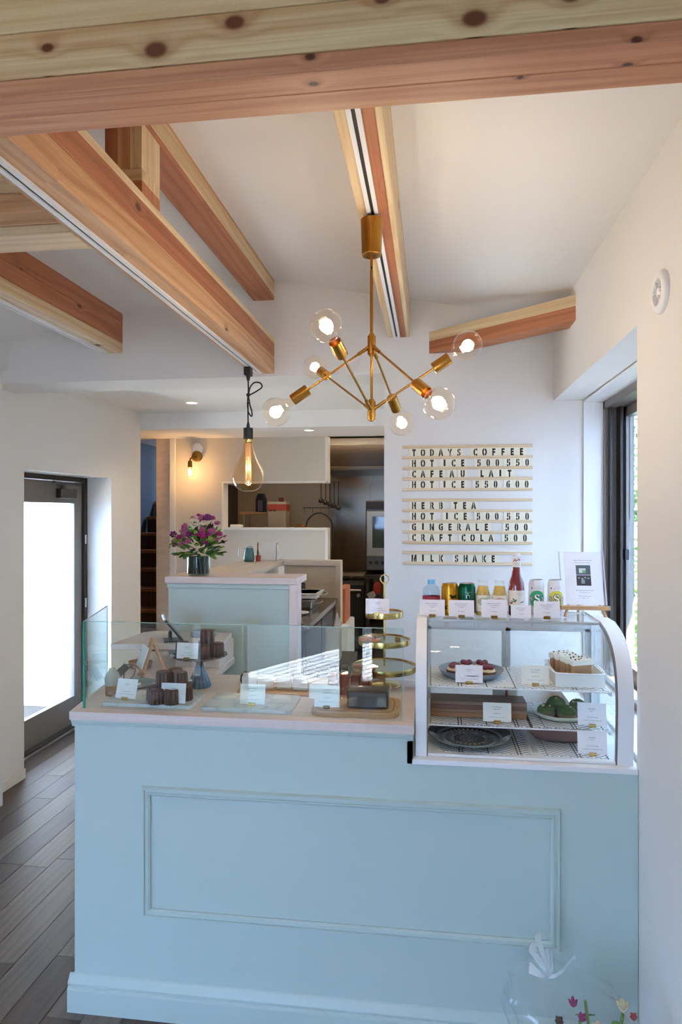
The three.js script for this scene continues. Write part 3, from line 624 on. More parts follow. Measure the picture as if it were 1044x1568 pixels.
// crinkled clear film round a box
function film(w, h, d, amp = 0.003, s = 1) {
  const g = new RoundedBoxGeometry(w, h, d, 6, Math.min(w, h, d) * 0.18).translate(0, h / 2, 0), p = g.attributes.position;
  for (let i = 0; i < p.count; i++) { const x = p.getX(i), y = p.getY(i), z = p.getZ(i), k = (vn(x * 90 + s, y * 90 + z * 60, s) - 0.5) * 2 * amp; p.setXYZ(i, x + k, y + (y > 0.004 ? k : 0), z + k); }
  g.computeVertexNormals(); return flat(g);
}
const filmMat = phys('#ffffff', 0.03, { transmission: 1, thickness: 0, ior: 1.25, side: THREE.DoubleSide });
const chocMat = std('#3a2119', 0.38), caneleMat = std('#ffffff', 0.34, { map: tex(128, 128, (x, y) => { const k = fbm(x * 14, y * 14, 31, 3); return [58 + 44 * k, 30 + 26 * k, 22 + 16 * k]; }) });
const marbleMat = std('#ffffff', 0.25, { map: tex(256, 256, (x, y) => { const k = fbm(x * 5 + 2 * fbm(x * 3, y * 3, 5), y * 7, 61, 4), v = Math.pow(1 - Math.abs(k - 0.5) * 2, 8); return [218 - 26 * v, 219 - 24 * v, 217 - 22 * v]; }, true, [1 / 0.35, 1 / 0.35]) });
// ================================================================ ON THE COUNTERTOP (inside the glass guard)
const CT = 0.990;
function slab(name, label, cat, p, w, d, h, r, m, turn = 0) {
  const t = thing(name, label, cat, p, turn);
  const s = new THREE.Shape(), a = w / 2, b = d / 2;
  s.moveTo(-a + r, -b); s.lineTo(a - r, -b); s.quadraticCurveTo(a, -b, a, -b + r); s.lineTo(a, b - r); s.quadraticCurveTo(a, b, a - r, b); s.lineTo(-a + r, b); s.quadraticCurveTo(-a, b, -a, b - r); s.lineTo(-a, -b + r); s.quadraticCurveTo(-a, -b, -a + r, -b);
  const g = flat(new THREE.ExtrudeGeometry(s, { depth: h - 0.003, bevelEnabled: true, bevelSize: 0.0015, bevelThickness: 0.0015, bevelSegments: 2, curveSegments: 10 })).rotateX(-PI / 2).translate(0, 0.0015, 0);
  part('slab', uvm(g, 0), m, t); return t;
}
slab('marble_slab', 'grey-white marble slab under the front pyramid of canelés', 'slab', [-0.955, CT, 2.245], 0.315, 0.165, 0.012, 0.012, marbleMat);
slab('marble_slab', 'grey-white marble slab lying empty in the middle of the countertop', 'slab', [-0.605, CT, 2.245], 0.305, 0.185, 0.012, 0.02, marbleMat);
{
  const t = slab('cutting_board', 'rounded wooden cutting board under the wrapped chocolate loaf', 'board', [-0.245, CT, 2.245], 0.285, 0.20, 0.015, 0.05, M.beech);
  part('groove', new THREE.TubeGeometry(new THREE.CatmullRomCurve3([[-0.1, -0.082], [0.1, -0.082], [0.124, -0.055], [0.124, 0.055], [0.1, 0.082], [-0.1, 0.082], [-0.124, 0.055], [-0.124, -0.055]].map(([x, z]) => v3(x, 0.0145, z)), true, 'catmullrom', 0.2), 60, 0.0016, 6, true), M.walnut, t);
}
// ---- canelés: every one its own cake
const caneleG = fluted(0.0255, 0.0235, 0.050);
function canele(x, y, d, label) { const t = thing('canele', label, 'cake', [x, y, d], rr(0, 1), 'canelés'); part('cake', caneleG, caneleMat, t); }
{
  const y = CT + 0.012, L = 'on the marble slab';
  [[-0.945, 2.215, 'dark canelé at the far left of the marble slab pyramid'], [-0.918, 2.172, 'dark canelé in front left of the marble slab pyramid'], [-0.892, 2.225, 'dark canelé in the middle of the slab pyramid base'], [-0.866, 2.176, 'dark canelé behind the price card in the slab pyramid base'], [-0.838, 2.228, 'dark canelé at the far right of the slab pyramid base'], [-0.868, 2.279, 'dark canelé at the back right of the slab pyramid base'], [-0.920, 2.272, 'dark canelé at the back left of the slab pyramid base']].forEach(([x, d, l]) => canele(x, y, d, l));
  [[-0.914, 2.222, 'dark canelé on the left of the slab pyramid upper tier'], [-0.888, 2.265, 'tallest looking dark canelé at the back of the slab upper tier'], [-0.852, 2.218, 'dark canelé on the right of the slab pyramid upper tier']].forEach(([x, d, l]) => canele(x, y + 0.049, d, l));
}
// ---- glass cake stand
{
  const t = thing('cake_stand', 'fluted smoky glass cake stand carrying the rear canelés', 'cake stand', [-0.865, CT, 2.45]);
  const m = phys('#5d5148', 0.12, { metalness: 0.35, clearcoat: 0.6 });
  const plate = new THREE.LatheGeometry([[0, 0.112], [0.09, 0.112], [0.103, 0.119], [0.105, 0.122], [0.102, 0.123], [0.088, 0.117], [0, 0.117]].map((p) => new THREE.Vector2(Math.max(p[0], 1e-5), p[1])), 64); const pp = plate.attributes.position;
  for (let i = 0; i < pp.count; i++) { const a = Math.atan2(pp.getX(i), pp.getZ(i)), r = Math.hypot(pp.getX(i), pp.getZ(i)); if (r > 0.095) pp.setY(i, pp.getY(i) + 0.0022 * Math.cos(a * 20)); } plate.computeVertexNormals();
  part('plate', flat(plate), m, t);
  part('foot', fluted(0.043, 0.016, 0.085, 16, 0.05), phys('#5a6f86', 0.1, { metalness: 0.2, clearcoat: 0.7 }), t);
  part('stem', lathe([[0.016, 0.074], [0.013, 0.088], [0.016, 0.098], [0.020, 0.104], [0.019, 0.112], [0, 0.112]]), m, t);
  const y = CT + 0.1175;
  [[-0.934, 2.455, 'single dark canelé at the left of the glass cake stand'], [-0.889, 2.425, 'dark canelé behind the card on the glass cake stand'], [-0.837, 2.407, 'dark canelé right of the card on the cake stand'], [-0.797, 2.454, 'dark canelé at the right rim of the cake stand'], [-0.856, 2.478, 'dark canelé at the back of the cake stand']].forEach(([x, d, l]) => canele(x, y, d, l));
  [[-0.836, 2.452, 'dark canelé topping the small heap on the cake stand']].forEach(([x, d, l]) => canele(x, y + 0.048, d, l));
}
card([-0.885, CT + 0.1175, 2.372], 'white price card on the cake stand', { h: 0.058, w: 0.082 });
card([-0.860, CT + 0.012, 2.172], 'white price card in front of the slab canelés', { h: 0.066, kind: 0 });
card([-1.045, CT + 0.012, 2.205], 'tilted white price card beside the small amber bottle', { h: 0.066, w: 0.078, turn: -0.12, tilt: 0.3, kind: 0 });
card([-0.592, CT + 0.012, 2.195], 'cream price card alone on the middle marble slab', { h: 0.066, kind: 1 });
card([-0.338, CT + 0.015, 2.185], 'cream price card in front of the wrapped chocolate loaf', { h: 0.07, w: 0.084, kind: 1, dark: true });
card([-0.388, CT, 2.33], 'small price card standing behind the loaf card', { h: 0.05, w: 0.07, kind: 1 });
// ---- left corner
{
  const t = thing('glass_bottle', 'small round-shouldered bottle with amber bottom near the glass corner', 'bottle', [-1.139, CT, 2.30]);
  part('amber_base', lathe([[0, 0], [0.023, 0], [0.0245, 0.003], [0.025, 0.036], [0, 0.036]]), phys('#8a5a24', 0.25, { clearcoat: 0.5 }), t);
  part('bottle_body', lathe([[0.025, 0.036], [0.027, 0.05], [0.0265, 0.066], [0.021, 0.08], [0.012, 0.088], [0.0125, 0.095], [0, 0.096]]), phys('#d9d6c8', 0.2, { transmission: 0.5, thickness: 0 }), t);
}
{
  const t = thing('glass_plate', 'round grey-green glass plate with a pale button', 'plate', [-1.115, CT, 2.435]);
  part('dish', lathe([[0, 0.002], [0.06, 0.0], [0.078, 0.007], [0.08, 0.01], [0.076, 0.01], [0.058, 0.004], [0, 0.005]], 48), phys('#7e9a96', 0.12, { clearcoat: 0.6 }), t);
  part('button', cyl(0.008, 0.007, 0.008, 0.02, 0.005, 0.01), M.paper, t);
}
{
  const t = thing('coin_tray', 'amber oval coin tray with a thin wire stand', 'tray', [-1.212, CT, 2.70]);
  part('dish', lathe([[0, 0.004], [0.045, 0.004], [0.052, 0.026], [0.05, 0.027], [0.043, 0.008], [0, 0.008]], 40).scale(1.0, 1.2, 0.7), phys('#a8783a', 0.2, { clearcoat: 0.5 }), t);
}
{
  const t = thing('wire_stand', 'folded dark wire phone stand beside the coin tray', 'stand', [-1.188, CT, 2.51]);
  part('frame', tube([v3(-0.055, 0.004, 0.05), v3(-0.02, 0.05, -0.02), v3(0.0, 0.052, -0.04), v3(0.035, 0.045, -0.03)], 0.0022, 30), M.steelDark, t);
  part('back_plate', lb(0.028, 0.07, 0.004, 0, 0, 0).rotateX(-0.5).rotateZ(-0.7).translate(-0.04, 0.006, 0.02), M.steelDark, t);
  part('foot', tube([v3(0.01, 0.05, -0.03), v3(-0.005, 0.025, 0.0), v3(0.012, 0.003, 0.03), v3(0.04, 0.02, 0.02), v3(0.032, 0.042, -0.02)], 0.002, 30), M.steelDark, t);
}
{
  const t = thing('small_easel', 'small wooden easel holding a white card on the countertop', 'easel', [-1.125, CT, 2.575], -0.95);
  part('leg', [rod(v3(-0.03, 0, 0.03), v3(-0.010, 0.15, -0.02), 0.007)], M.beech, t);
  part('leg', [rod(v3(0.03, 0, 0.03), v3(0.010, 0.15, -0.02), 0.007)], M.beech, t);
  part('leg', [rod(v3(0, 0, -0.075), v3(0, 0.14, -0.02), 0.006)], M.beech, t);
  part('ledge', uvm(lb(0.12, 0.012, 0.022, 0, 0.03, 0.036, 0.002), 0), M.beech, t);
}
{
  const t = thing('display_card', 'white display card resting on the small countertop easel', 'card', [-1.125, CT + 0.042, 2.575], -0.95);
  part('card', lb(0.10, 0.085, 0.004, 0, 0, 0).rotateX(-0.33).translate(0, 0, 0.034), M.paper, t);
}
{
  // tablet seen from its edge on a dark foot
  const t = thing('tablet', 'black tablet tilted on a small stand on the payment shelf', 'tablet', [-1.085, 1.1, 2.76], 0.45);
  const m = new THREE.Matrix4().makeRotationZ(-0.9);
  part('housing', flat(new RoundedBoxGeometry(0.118, 0.009, 0.15, 2, 0.003)).applyMatrix4(m).translate(-0.008, 0.053, 0), std('#3c4241', 0.3, { metalness: 0.4 }), t);
  part('screen', flat(new THREE.BoxGeometry(0.11, 0.001, 0.14)).translate(0, 0.005, 0).applyMatrix4(m).translate(-0.008, 0.053, 0), phys('#12201d', 0.06), t);
  part('edge', flat(new RoundedBoxGeometry(0.006, 0.011, 0.152, 2, 0.002)).translate(-0.06, 0, 0).applyMatrix4(m).translate(-0.008, 0.053, 0), M.alu, t);
  part('stand_foot', [lb(0.07, 0.006, 0.09, -0.012, 0, 0, 0.002), lb(0.014, 0.04, 0.05, -0.02, 0.004, 0, 0.003)], std('#2c4a45', 0.4), t);
}
{
  const t = thing('card_terminal', 'low grey payment terminal lying on the shelf', 'card reader', [-0.99, 1.1, 2.86]);
  part('housing', lb(0.10, 0.026, 0.06, 0, 0, 0, 0.006), std('#8d9296', 0.35), t);
  part('lid', lb(0.09, 0.004, 0.03, 0, 0.026, -0.01, 0.002), std('#5d6366', 0.3), t);
}
// ---- wrapped goods in the middle
slab('wooden_tray', 'thin wooden tray under the white paper-wrapped cakes', 'tray', [-0.55, CT, 2.44], 0.30, 0.15, 0.008, 0.03, M.beech);
[[-0.665, 2.43, 'white paper-wrapped cake at the left of the wooden tray'], [-0.60, 2.415, 'white paper-wrapped cake second on the wooden tray'], [-0.535, 2.43, 'white paper-wrapped cake third on the wooden tray'], [-0.47, 2.42, 'white paper-wrapped cake at the right of the wooden tray']].forEach(([x, d, l], i) => {
  const t = thing('wrapped_cake', l, 'cake', [x, CT + 0.008, d], rr(-0.2, 0.2), 'white wrapped cakes');
  part('paper_wrap', [film(0.056, 0.044, 0.022, 0.002, i + 3), film(0.05, 0.012, 0.006, 0.002, i + 9).translate(0, 0.043, 0)], std('#d8d3ca', 0.7), t);
});
{
  const t = thing('round_bread', 'dark round cake standing at the left end of the wooden tray', 'cake', [-0.70, CT, 2.515]);
  part('cake', lathe([[0, 0], [0.02, 0], [0.026, 0.014], [0.024, 0.034], [0.012, 0.046], [0, 0.048]]), chocMat, t);
}
{
  const t = thing('loaf_cake', 'dark chocolate loaf wrapped in clear film on the cutting board', 'cake', [-0.205, CT + 0.015, 2.225]);
  part('cake', lb(0.135, 0.058, 0.075, 0, 0.002, 0, 0.008), chocMat, t);
  part('wrap', film(0.15, 0.070, 0.09, 0.0035, 5), filmMat, t);
  part('twist', [film(0.03, 0.028, 0.05, 0.005, 8).rotateZ(0.3).translate(-0.075, 0.03, 0)], filmMat, t);
}
for (let i = 0; i < 4; i++) {
  const t = thing('fruit_cake', ['reddish film-wrapped cake slice furthest left behind the loaf', 'reddish film-wrapped cake slice second from left behind the loaf', 'reddish film-wrapped cake slice third from left behind the loaf', 'reddish film-wrapped cake slice nearest the tiered stand behind the loaf'][i], 'cake', [-0.345 + i * 0.04, CT, 2.395], rr(-0.1, 0.1), 'film-wrapped fruit cakes');
  part('cake', lb(0.033, 0.080, 0.055, 0, 0.001, 0, 0.006), std(['#7d3323', '#8b3e2a', '#6f2c22', '#8a3828'][i], 0.5), t);
  part('wrap', [film(0.038, 0.086, 0.062, 0.003, 20 + i), film(0.03, 0.024, 0.05, 0.006, 30 + i).translate(0, 0.083, 0)], filmMat, t);
}
// ---- three-tier brass stand
{
  const t = thing('tiered_stand', 'three-tier brass stand with ring handle beside the showcase', 'tiered stand', [-0.174, CT, 2.56]);
  const mirror = std('#aab3ac', 0.22);
  part('base', [lathe([[0, 0], [0.06, 0], [0.062, 0.003], [0.06, 0.008], [0.012, 0.012], [0, 0.012]], 40)], M.brassBright, t);
  part('pole', rod(v3(0, 0.008, 0), v3(0, 0.392, 0), 0.0042, 14), M.brassBright, t);
  part('ring_handle', torus(0.0155, 0.0022).translate(0, 0.405, 0), M.brassBright, t);
  [[0.275, 0.072], [0.172, 0.099], [0.072, 0.122]].forEach(([y, r]) => {
    const s = part('tray', lathe([[0, y - 0.014], [r - 0.002, y - 0.014], [r, y - 0.012], [r, y + 0.007], [r - 0.0025, y + 0.008], [r - 0.003, y], [0, y]], 56), M.brassBright, t);
    part('tray_top', cyl(r - 0.004, r - 0.004, 0.0015, 0, y, 0, 48), mirror, s);
  });
}
card([-0.196, CT + 0.277, 2.50], 'white price card on the top tray of the brass stand', { w: 0.088, h: 0.056, tilt: 0.1 });
{
  const t = thing('card_clip', 'empty brass card clip on the middle tray', 'clip', [-0.122, CT + 0.174, 2.53]);
  part('clip', [lb(0.02, 0.018, 0.004, 0, 0, 0.006, 0.001), lb(0.02, 0.018, 0.004, 0, 0, -0.001, 0.001), lb(0.02, 0.004, 0.02, 0, 0, -0.002, 0.001)], M.brassDark, t);
}
[[-0.245, 2.515, 0.174, 'orange film-wrapped cookie at the front left of middle tray', '#c98055'], [-0.225, 2.565, 0.174, 'pink film-wrapped cookie at the back left of middle tray', '#b06a50'], [-0.205, 2.50, 0.174, 'orange film-wrapped cookie nearest the pole on middle tray', '#c9845a'],
  [-0.262, 2.50, 0.074, 'film-wrapped cookie at the front left of lowest tray', '#8d5b40'], [-0.222, 2.475, 0.074, 'film-wrapped cookie at the front of lowest tray', '#9a6648']].forEach(([x, d, y, l, c], i) => {
  const t = thing('wrapped_cookie', l, 'cookie', [x, CT + y, d], rr(0, 3), 'film-wrapped cookies on the tiers');
  part('cookie', lathe([[0, 0], [0.018, 0], [0.022, 0.005], [0.019, 0.010], [0, 0.012]]).translate(0, 0.003, 0), std(c, 0.7), t);
  part('wrap', film(0.062, 0.018, 0.046, 0.004, 40 + i), filmMat, t);
});
// ================================================================ GLASS SHOWCASE
const SH = [0.884, 0.963, 1.087], ST = 1.284;
{
  const t = thing('showcase', 'white-framed curved glass display case on the counter', 'showcase', [0.28, 0.884, 2.35]);
  const curve = new THREE.CatmullRomCurve3([[2.128, 0.884], [2.122, 0.98], [2.120, 1.09], [2.135, 1.165], [2.175, 1.225], [2.245, 1.264], [2.33, ST]].map(([d, y]) => v3(d, y, 0)), false, 'centripetal').getPoints(40);
  const outline = (off, extra) => { const a = curve.map((p, i) => { const q = curve[Math.min(i + 1, 40)].clone().sub(curve[Math.max(i - 1, 0)]).normalize(); return [p.x - q.y * off, p.y + q.x * off]; }); return extra ? [...a, ...extra] : a; };
  const ribbon = (x0, x1, o0, o1, end) => {
    const A = outline(o0), B = outline(o1); if (end) { A.push([end, ST + o0]); B.push([end, ST + o1]); }
    const g = extr([...A, ...B.reverse()], x1 - x0);                    // (d, y) plane, thickness along z
    return g.applyMatrix4(new THREE.Matrix4().makeBasis(v3(0, 0, -1), v3(0, 1, 0), v3(1, 0, 0))).translate(x0, 0, 0);
  };
  wpart('side_frame', ribbon(-0.046, -0.012, -0.012, 0.002, 2.56), M.white, t);
  wpart('side_frame', ribbon(0.560, 0.606, -0.012, 0.002, 2.56), M.white, t);
  wpart('frame_gasket', ribbon(0.555, 0.560, -0.010, 0.001), M.bronze, t); wpart('frame_gasket', ribbon(-0.012, -0.008, -0.010, 0.001), M.bronze, t);
  wpart('base', bx(-0.046, 0.606, 0.8845, 0.893, 2.128, 2.56, 0.002), M.white, t);
  wpart('rear_post', [bx(-0.046, -0.016, 0.893, ST, 2.53, 2.56), bx(0.576, 0.606, 0.893, ST, 2.53, 2.56)], M.white, t);
  wpart('rear_rail', [bx(-0.016, 0.576, 1.225, 1.272, 2.535, 2.56), bx(-0.016, 0.576, 0.893, 0.915, 2.535, 2.56)], M.alu, t);
  // sliding doors at the back
  const dr = (x0, x1, d) => { const o = wpart('sliding_door', [bx(x0, x0 + 0.018, 0.915, 1.225, d, d + 0.01), bx(x1 - 0.018, x1, 0.915, 1.225, d, d + 0.01), bx(x0, x1, 0.915, 0.93, d, d + 0.01), bx(x0, x1, 1.212, 1.225, d, d + 0.01)], M.alu, t); wpart('pane', bx(x0 + 0.018, x1 - 0.018, 0.93, 1.212, d + 0.003, d + 0.006), M.glass, o); };
  dr(-0.016, 0.292, 2.538); dr(0.262, 0.576, 2.549);
  // curved front pane, top pane, end panes
  const sweep = (off) => {
    const P = outline(off), pos = [], idx = []; P.forEach(([d, y]) => pos.push(-0.010, y, -d, 0.565, y, -d));
    for (let i = 0; i < P.length - 1; i++) idx.push(2 * i, 2 * i + 1, 2 * i + 2, 2 * i + 1, 2 * i + 3, 2 * i + 2);
    const g = new THREE.BufferGeometry(); g.setAttribute('position', new THREE.Float32BufferAttribute(pos, 3)); g.setIndex(idx); g.computeVertexNormals(); return flat(g);
  };
  wpart('front_pane', sweep(-0.003), M.glass, t);
  wpart('top_pane', bx(-0.010, 0.565, ST - 0.008, ST - 0.002, 2.325, 2.56), M.glass, t);
  wpart('top_trim', [bx(-0.012, 0.568, ST - 0.010, ST - 0.001, 2.32, 2.332, 0.001), bx(-0.012, 0.568, ST - 0.010, ST - 0.001, 2.545, 2.56, 0.001)], M.alu, t);
  const end = outline(-0.012); const eg = extr([...end, [2.53, ST - 0.012], [2.53, 0.893]], 0.003).applyMatrix4(new THREE.Matrix4().makeBasis(v3(0, 0, -1), v3(0, 1, 0), v3(1, 0, 0)));
  wpart('end_pane', eg.clone().translate(0.585, 0, 0), M.glass, t); wpart('end_pane', eg.clone().translate(-0.032, 0, 0), M.glass, t);
  // wire shelves: frame, close rods, hanging brackets
  for (const y of SH.slice(1)) {
    const rods = []; for (let i = 0; i <= 46; i++) { const x = -0.002 + i * 0.0122; rods.push(rod(V(x, y - 0.004, 2.205), V(x, y - 0.004, 2.505), 0.0011, 5)); }
    const s = wpart('wire_shelf', [...rods, rod(V(-0.004, y - 0.004, 2.205), V(0.56, y - 0.004, 2.205), 0.0028), rod(V(-0.004, y - 0.004, 2.505), V(0.56, y - 0.004, 2.505), 0.0025), rod(V(-0.004, y - 0.004, 2.205), V(-0.004, y - 0.004, 2.505), 0.0022), rod(V(0.56, y - 0.004, 2.205), V(0.56, y - 0.004, 2.505), 0.0022)], M.white, t);
    wpart('bracket', [bx(-0.012, -0.006, y - 0.02, y - 0.006, 2.22, 2.5), bx(0.562, 0.568, y - 0.02, y - 0.006, 2.22, 2.5)], M.white, s);
  }
}
// ---- patterned mats
const matTex = canvasTex(512, 512, (g, w, h) => {
  g.fillStyle = '#f2f2f0'; g.fillRect(0, 0, w, h); g.strokeStyle = '#55504c'; g.lineWidth = 5;
  const col = 128;
  for (let c = 0; c < 4; c++) { const s = c % 2 ? 1 : -1; g.save(); g.beginPath(); g.rect(c * col, 0, col, h); g.clip(); for (let y = -256; y < h + 256; y += 26) { g.beginPath(); g.moveTo(c * col, y); g.lineTo((c + 1) * col, y + s * 86); g.stroke(); } g.restore(); g.beginPath(); g.moveTo(c * col, 0); g.lineTo(c * col, h); g.stroke(); if (c % 2) { g.beginPath(); g.moveTo(c * col + 14, 0); g.lineTo(c * col + 14, h); g.stroke(); } }
}, [1 / 0.36, 1 / 0.36]);
const matMat = std('#ffffff', 0.7, { map: matTex, side: THREE.DoubleSide });
function shelfMat(label, x0, x1, y, d0, d1) {
  const t = thing('shelf_mat', label, 'mat', [(x0 + x1) / 2, y, (d0 + d1) / 2]);
  wpart('sheet', uvm(bx(x0, x1, y, y + 0.0015, d0, d1), 0, [0, 0]), matMat, t);
}
shelfMat('white mat with dark chevron lines under the plum tart plate', 0.0, 0.275, SH[2] - 0.001, 2.21, 2.50);
shelfMat('white mat with dark chevron lines under the enamel cake tray', 0.285, 0.555, SH[2] - 0.001, 2.21, 2.50);
shelfMat('white mat with dark chevron lines under the long wooden block', 0.0, 0.315, SH[1] - 0.001, 2.21, 2.50);
shelfMat('white mat with dark chevron lines under the green scones', 0.325, 0.555, SH[1] - 0.001, 2.21, 2.50);
shelfMat('white mat with dark chevron lines under the black patterned plate', 0.03, 0.31, 0.893, 2.15, 2.50);
shelfMat('white mat with dark chevron lines under the brown ceramic dish', 0.345, 0.545, 0.893, 2.15, 2.50);
// ---- top shelf
const Y2 = SH[2] + 0.001, Y1 = SH[1] + 0.001, Y0 = 0.895;
{
  const t = thing('dinner_plate', 'shallow blue-grey plate holding plum tartlets', 'plate', [0.137, Y2, 2.345]);
  part('plate', lathe([[0, 0], [0.075, 0], [0.098, 0.012], [0.110, 0.026], [0.108, 0.027], [0.094, 0.016], [0.07, 0.006], [0, 0.006]], 56), std('#8e9aa4', 0.35), t);
}
const plumM = std('#7d2c3c', 0.25), creamM = std('#e8d2a8', 0.6), crustM = std('#7a4a2c', 0.7);
[[0.082, 2.335, 'plum tartlet at the left of the blue-grey plate'], [0.125, 2.385, 'plum tartlet at the back of the blue-grey plate'], [0.192, 2.325, 'plum tartlet with dark pansy at the right of the plate'], [0.178, 2.388, 'plum tartlet at the back right of the plate']].forEach(([x, d, l], i) => {
  const t = thing('plum_tartlet', l, 'tartlet', [x, Y2 + 0.007, d], i, 'plum tartlets');
  part('crust', fluted(0.024, 0.029, 0.017, 18, 0.03), crustM, t);
  part('cream', lathe([[0.027, 0.016], [0.024, 0.022], [0, 0.024]]), creamM, t);
  for (let k = 0; k < 3; k++) { const a = k * 2.1 + 0.4; part('plum_slice', ball(0.012, 0.011 * Math.cos(a), 0, 0.011 * Math.sin(a), 14).scale(1, 0.8, 1).translate(0, 0.030, 0), plumM, t); }
  if (i === 2) part('pansy', [0, 1, 2, 3, 4].map((k) => ball(0.006, 0.006 * Math.cos(k * 1.256), 0, 0.006 * Math.sin(k * 1.256), 10).scale(1, 0.35, 1).rotateX(0.6).translate(0.008, 0.032, 0.022)), std('#2d2140', 0.6), t, 'dark purple pansy');
});
card([0.125, Y2, 2.235], 'price card in front of the plum tartlets', { h: 0.056, w: 0.088 });
card([0.336, Y2, 2.24], 'price card beside the white enamel cake tray', { h: 0.060, w: 0.088, kind: 1 });
{
  const t = thing('enamel_tray', 'deep white enamel tray holding iced cake slices', 'tray', [0.475, Y2, 2.335]);
  const wall = (w, d, h, th) => [lb(w, 0.003, d, 0, 0, 0, 0.001), lb(w, h, th, 0, 0, d / 2), lb(w, h, th, 0, 0, -d / 2), lb(th, h, d, w / 2, 0, 0), lb(th, h, d, -w / 2, 0, 0)];
  part('tray_body', wall(0.150, 0.20, 0.044, 0.003), std('#f0efe9', 0.22), t);
  part('rim', tube([[-0.077, 0.102], [0.077, 0.102], [0.077, -0.102], [-0.077, -0.102]].flatMap(([x, z], i, a) => { const b = a[(i + 1) % 4]; return [0.04, 0.96].map((k) => v3(x + (b[0] - x) * k, 0.044, z + (b[1] - z) * k)); }), 0.003, 80, 8, true), std('#f4f3ee', 0.22), t);
}
for (let i = 0; i < 5; i++) {
  const t = thing('cake_slice', ['iced cake slice at the front of the enamel tray', 'iced cake slice second from front in the enamel tray', 'iced cake slice in the middle of the enamel tray', 'iced cake slice second from back in the enamel tray', 'iced cake slice at the back of the enamel tray'][i], 'cake', [0.486 - i * 0.0115, Y2 + 0.0035, 2.272 + i * 0.029], 0.45, 'iced cake slices');
  part('sponge', lb(0.072, 0.066, 0.018, 0, 0, 0, 0.006), std('#b78a5e', 0.8), t);
  part('icing', film(0.074, 0.02, 0.021, 0.003, 50 + i).translate(0, 0.060, 0), std('#eeeadb', 0.5), t);
  part('topping', [-0.024, -0.008, 0.008, 0.024].map((x) => ball(0.0033, x + rr(-0.006, 0.006), 0.080, rr(-0.006, 0.006), 8)), std('#6b5a2e', 0.7), t);
  part('film_band', film(0.078, 0.064, 0.0225, 0.001, 60 + i), filmMat, t);
}
// ---- middle shelf
{
  const t = thing('wooden_block', 'long block-glued dark wooden board standing on middle shelf', 'board', [0.158, Y1, 2.33]);
  [[woodMat({ a: [168, 116, 72], b: [140, 92, 56], s: 301, w: 512, contrast: 0.6 }), 0, 0.022], [woodMat({ a: [150, 112, 82], b: [120, 88, 64], s: 302, w: 512, contrast: 0.6 }), 0.022, 0.016], [M.walnut, 0.038, 0.018], [woodMat({ a: [138, 108, 86], b: [110, 84, 66], s: 303, w: 512, contrast: 0.6 }), 0.056, 0.016]].forEach(([m, y, h]) => part('stave', uvm(lb(0.315, h * 0.74 - 0.0004, 0.095, 0, y * 0.74, 0, 0.001), 0), m, t));
}
{
  const t = thing('glass_jar', 'pale wrapped jar with red ribbon behind the wooden block', 'jar', [0.262, Y1, 2.44]);
  part('jar_body', lathe([[0, 0], [0.042, 0], [0.044, 0.004], [0.044, 0.07], [0.036, 0.08], [0, 0.08]]), std('#c3c2ad', 0.4), t);
  part('ribbon', [lb(0.008, 0.072, 0.001, 0, 0.002, 0.045), lb(0.008, 0.08, 0.001, 0, 0, 0).rotateZ(0.6).translate(0.05, 0.008, 0.03)], std('#a5202c', 0.5), t);
}
card([0.215, Y1, 2.235], 'price card in front of the long wooden block', { h: 0.060, w: 0.09, kind: 1 });
{
  const t = thing('scone_plate', 'cream oval plate heaped with green scones', 'plate', [0.435, Y1, 2.34]);
  part('plate', lathe([[0, 0], [0.07, 0], [0.088, 0.010], [0.095, 0.020], [0.093, 0.021], [0.084, 0.013], [0.066, 0.005], [0, 0.005]], 48), std('#d9d3b4', 0.35), t);
}
const greenM = std('#ffffff', 0.85, { map: tex(128, 128, (x, y) => { const k = fbm(x * 10, y * 10, 71, 3); return [46 + 50 * k, 66 + 56 * k, 22 + 26 * k]; }) });
[[0.383, 2.315, 0.030], [0.425, 2.372, 0.034], [0.445, 2.30, 0.032], [0.487, 2.34, 0.032], [0.50, 2.395, 0.028]].forEach(([x, d, r], i) => {
  const t = thing('green_scone', ['green-dusted scone at the left of the cream plate', 'tallest green-dusted scone at the back of the cream plate', 'green-dusted scone at the front of the cream plate', 'green-dusted scone at the right of the cream plate', 'green-dusted scone furthest back right on the cream plate'][i], 'scone', [x, Y1 + 0.007, d], i, 'green scones');
  part('crust', lathe([[0, 0], [r * 0.8, 0], [r, 0.012], [r * 0.98, 0.018], [0, 0.02]]), std('#8a6a48', 0.8), t);
  part('green_dome', flat(new THREE.SphereGeometry(r, 20, 10, 0, 6.283, 0, PI / 2).scale(1, i === 1 ? 1.05 : 0.78, 1).translate(0, 0.016, 0)), greenM, t);
  part('crumb', [0, 1, 2, 3, 4, 5, 6].map(() => ball(0.0028, rr(-0.5, 0.5) * r, 0.014 + r * (i === 1 ? 1.0 : 0.74), rr(-0.1, 0.5) * r, 6)), creamM, t);
});
card([0.512, Y1, 2.235], 'price card in front of the green scones', { h: 0.070, w: 0.088, turn: -0.08, tilt: 0.2 });
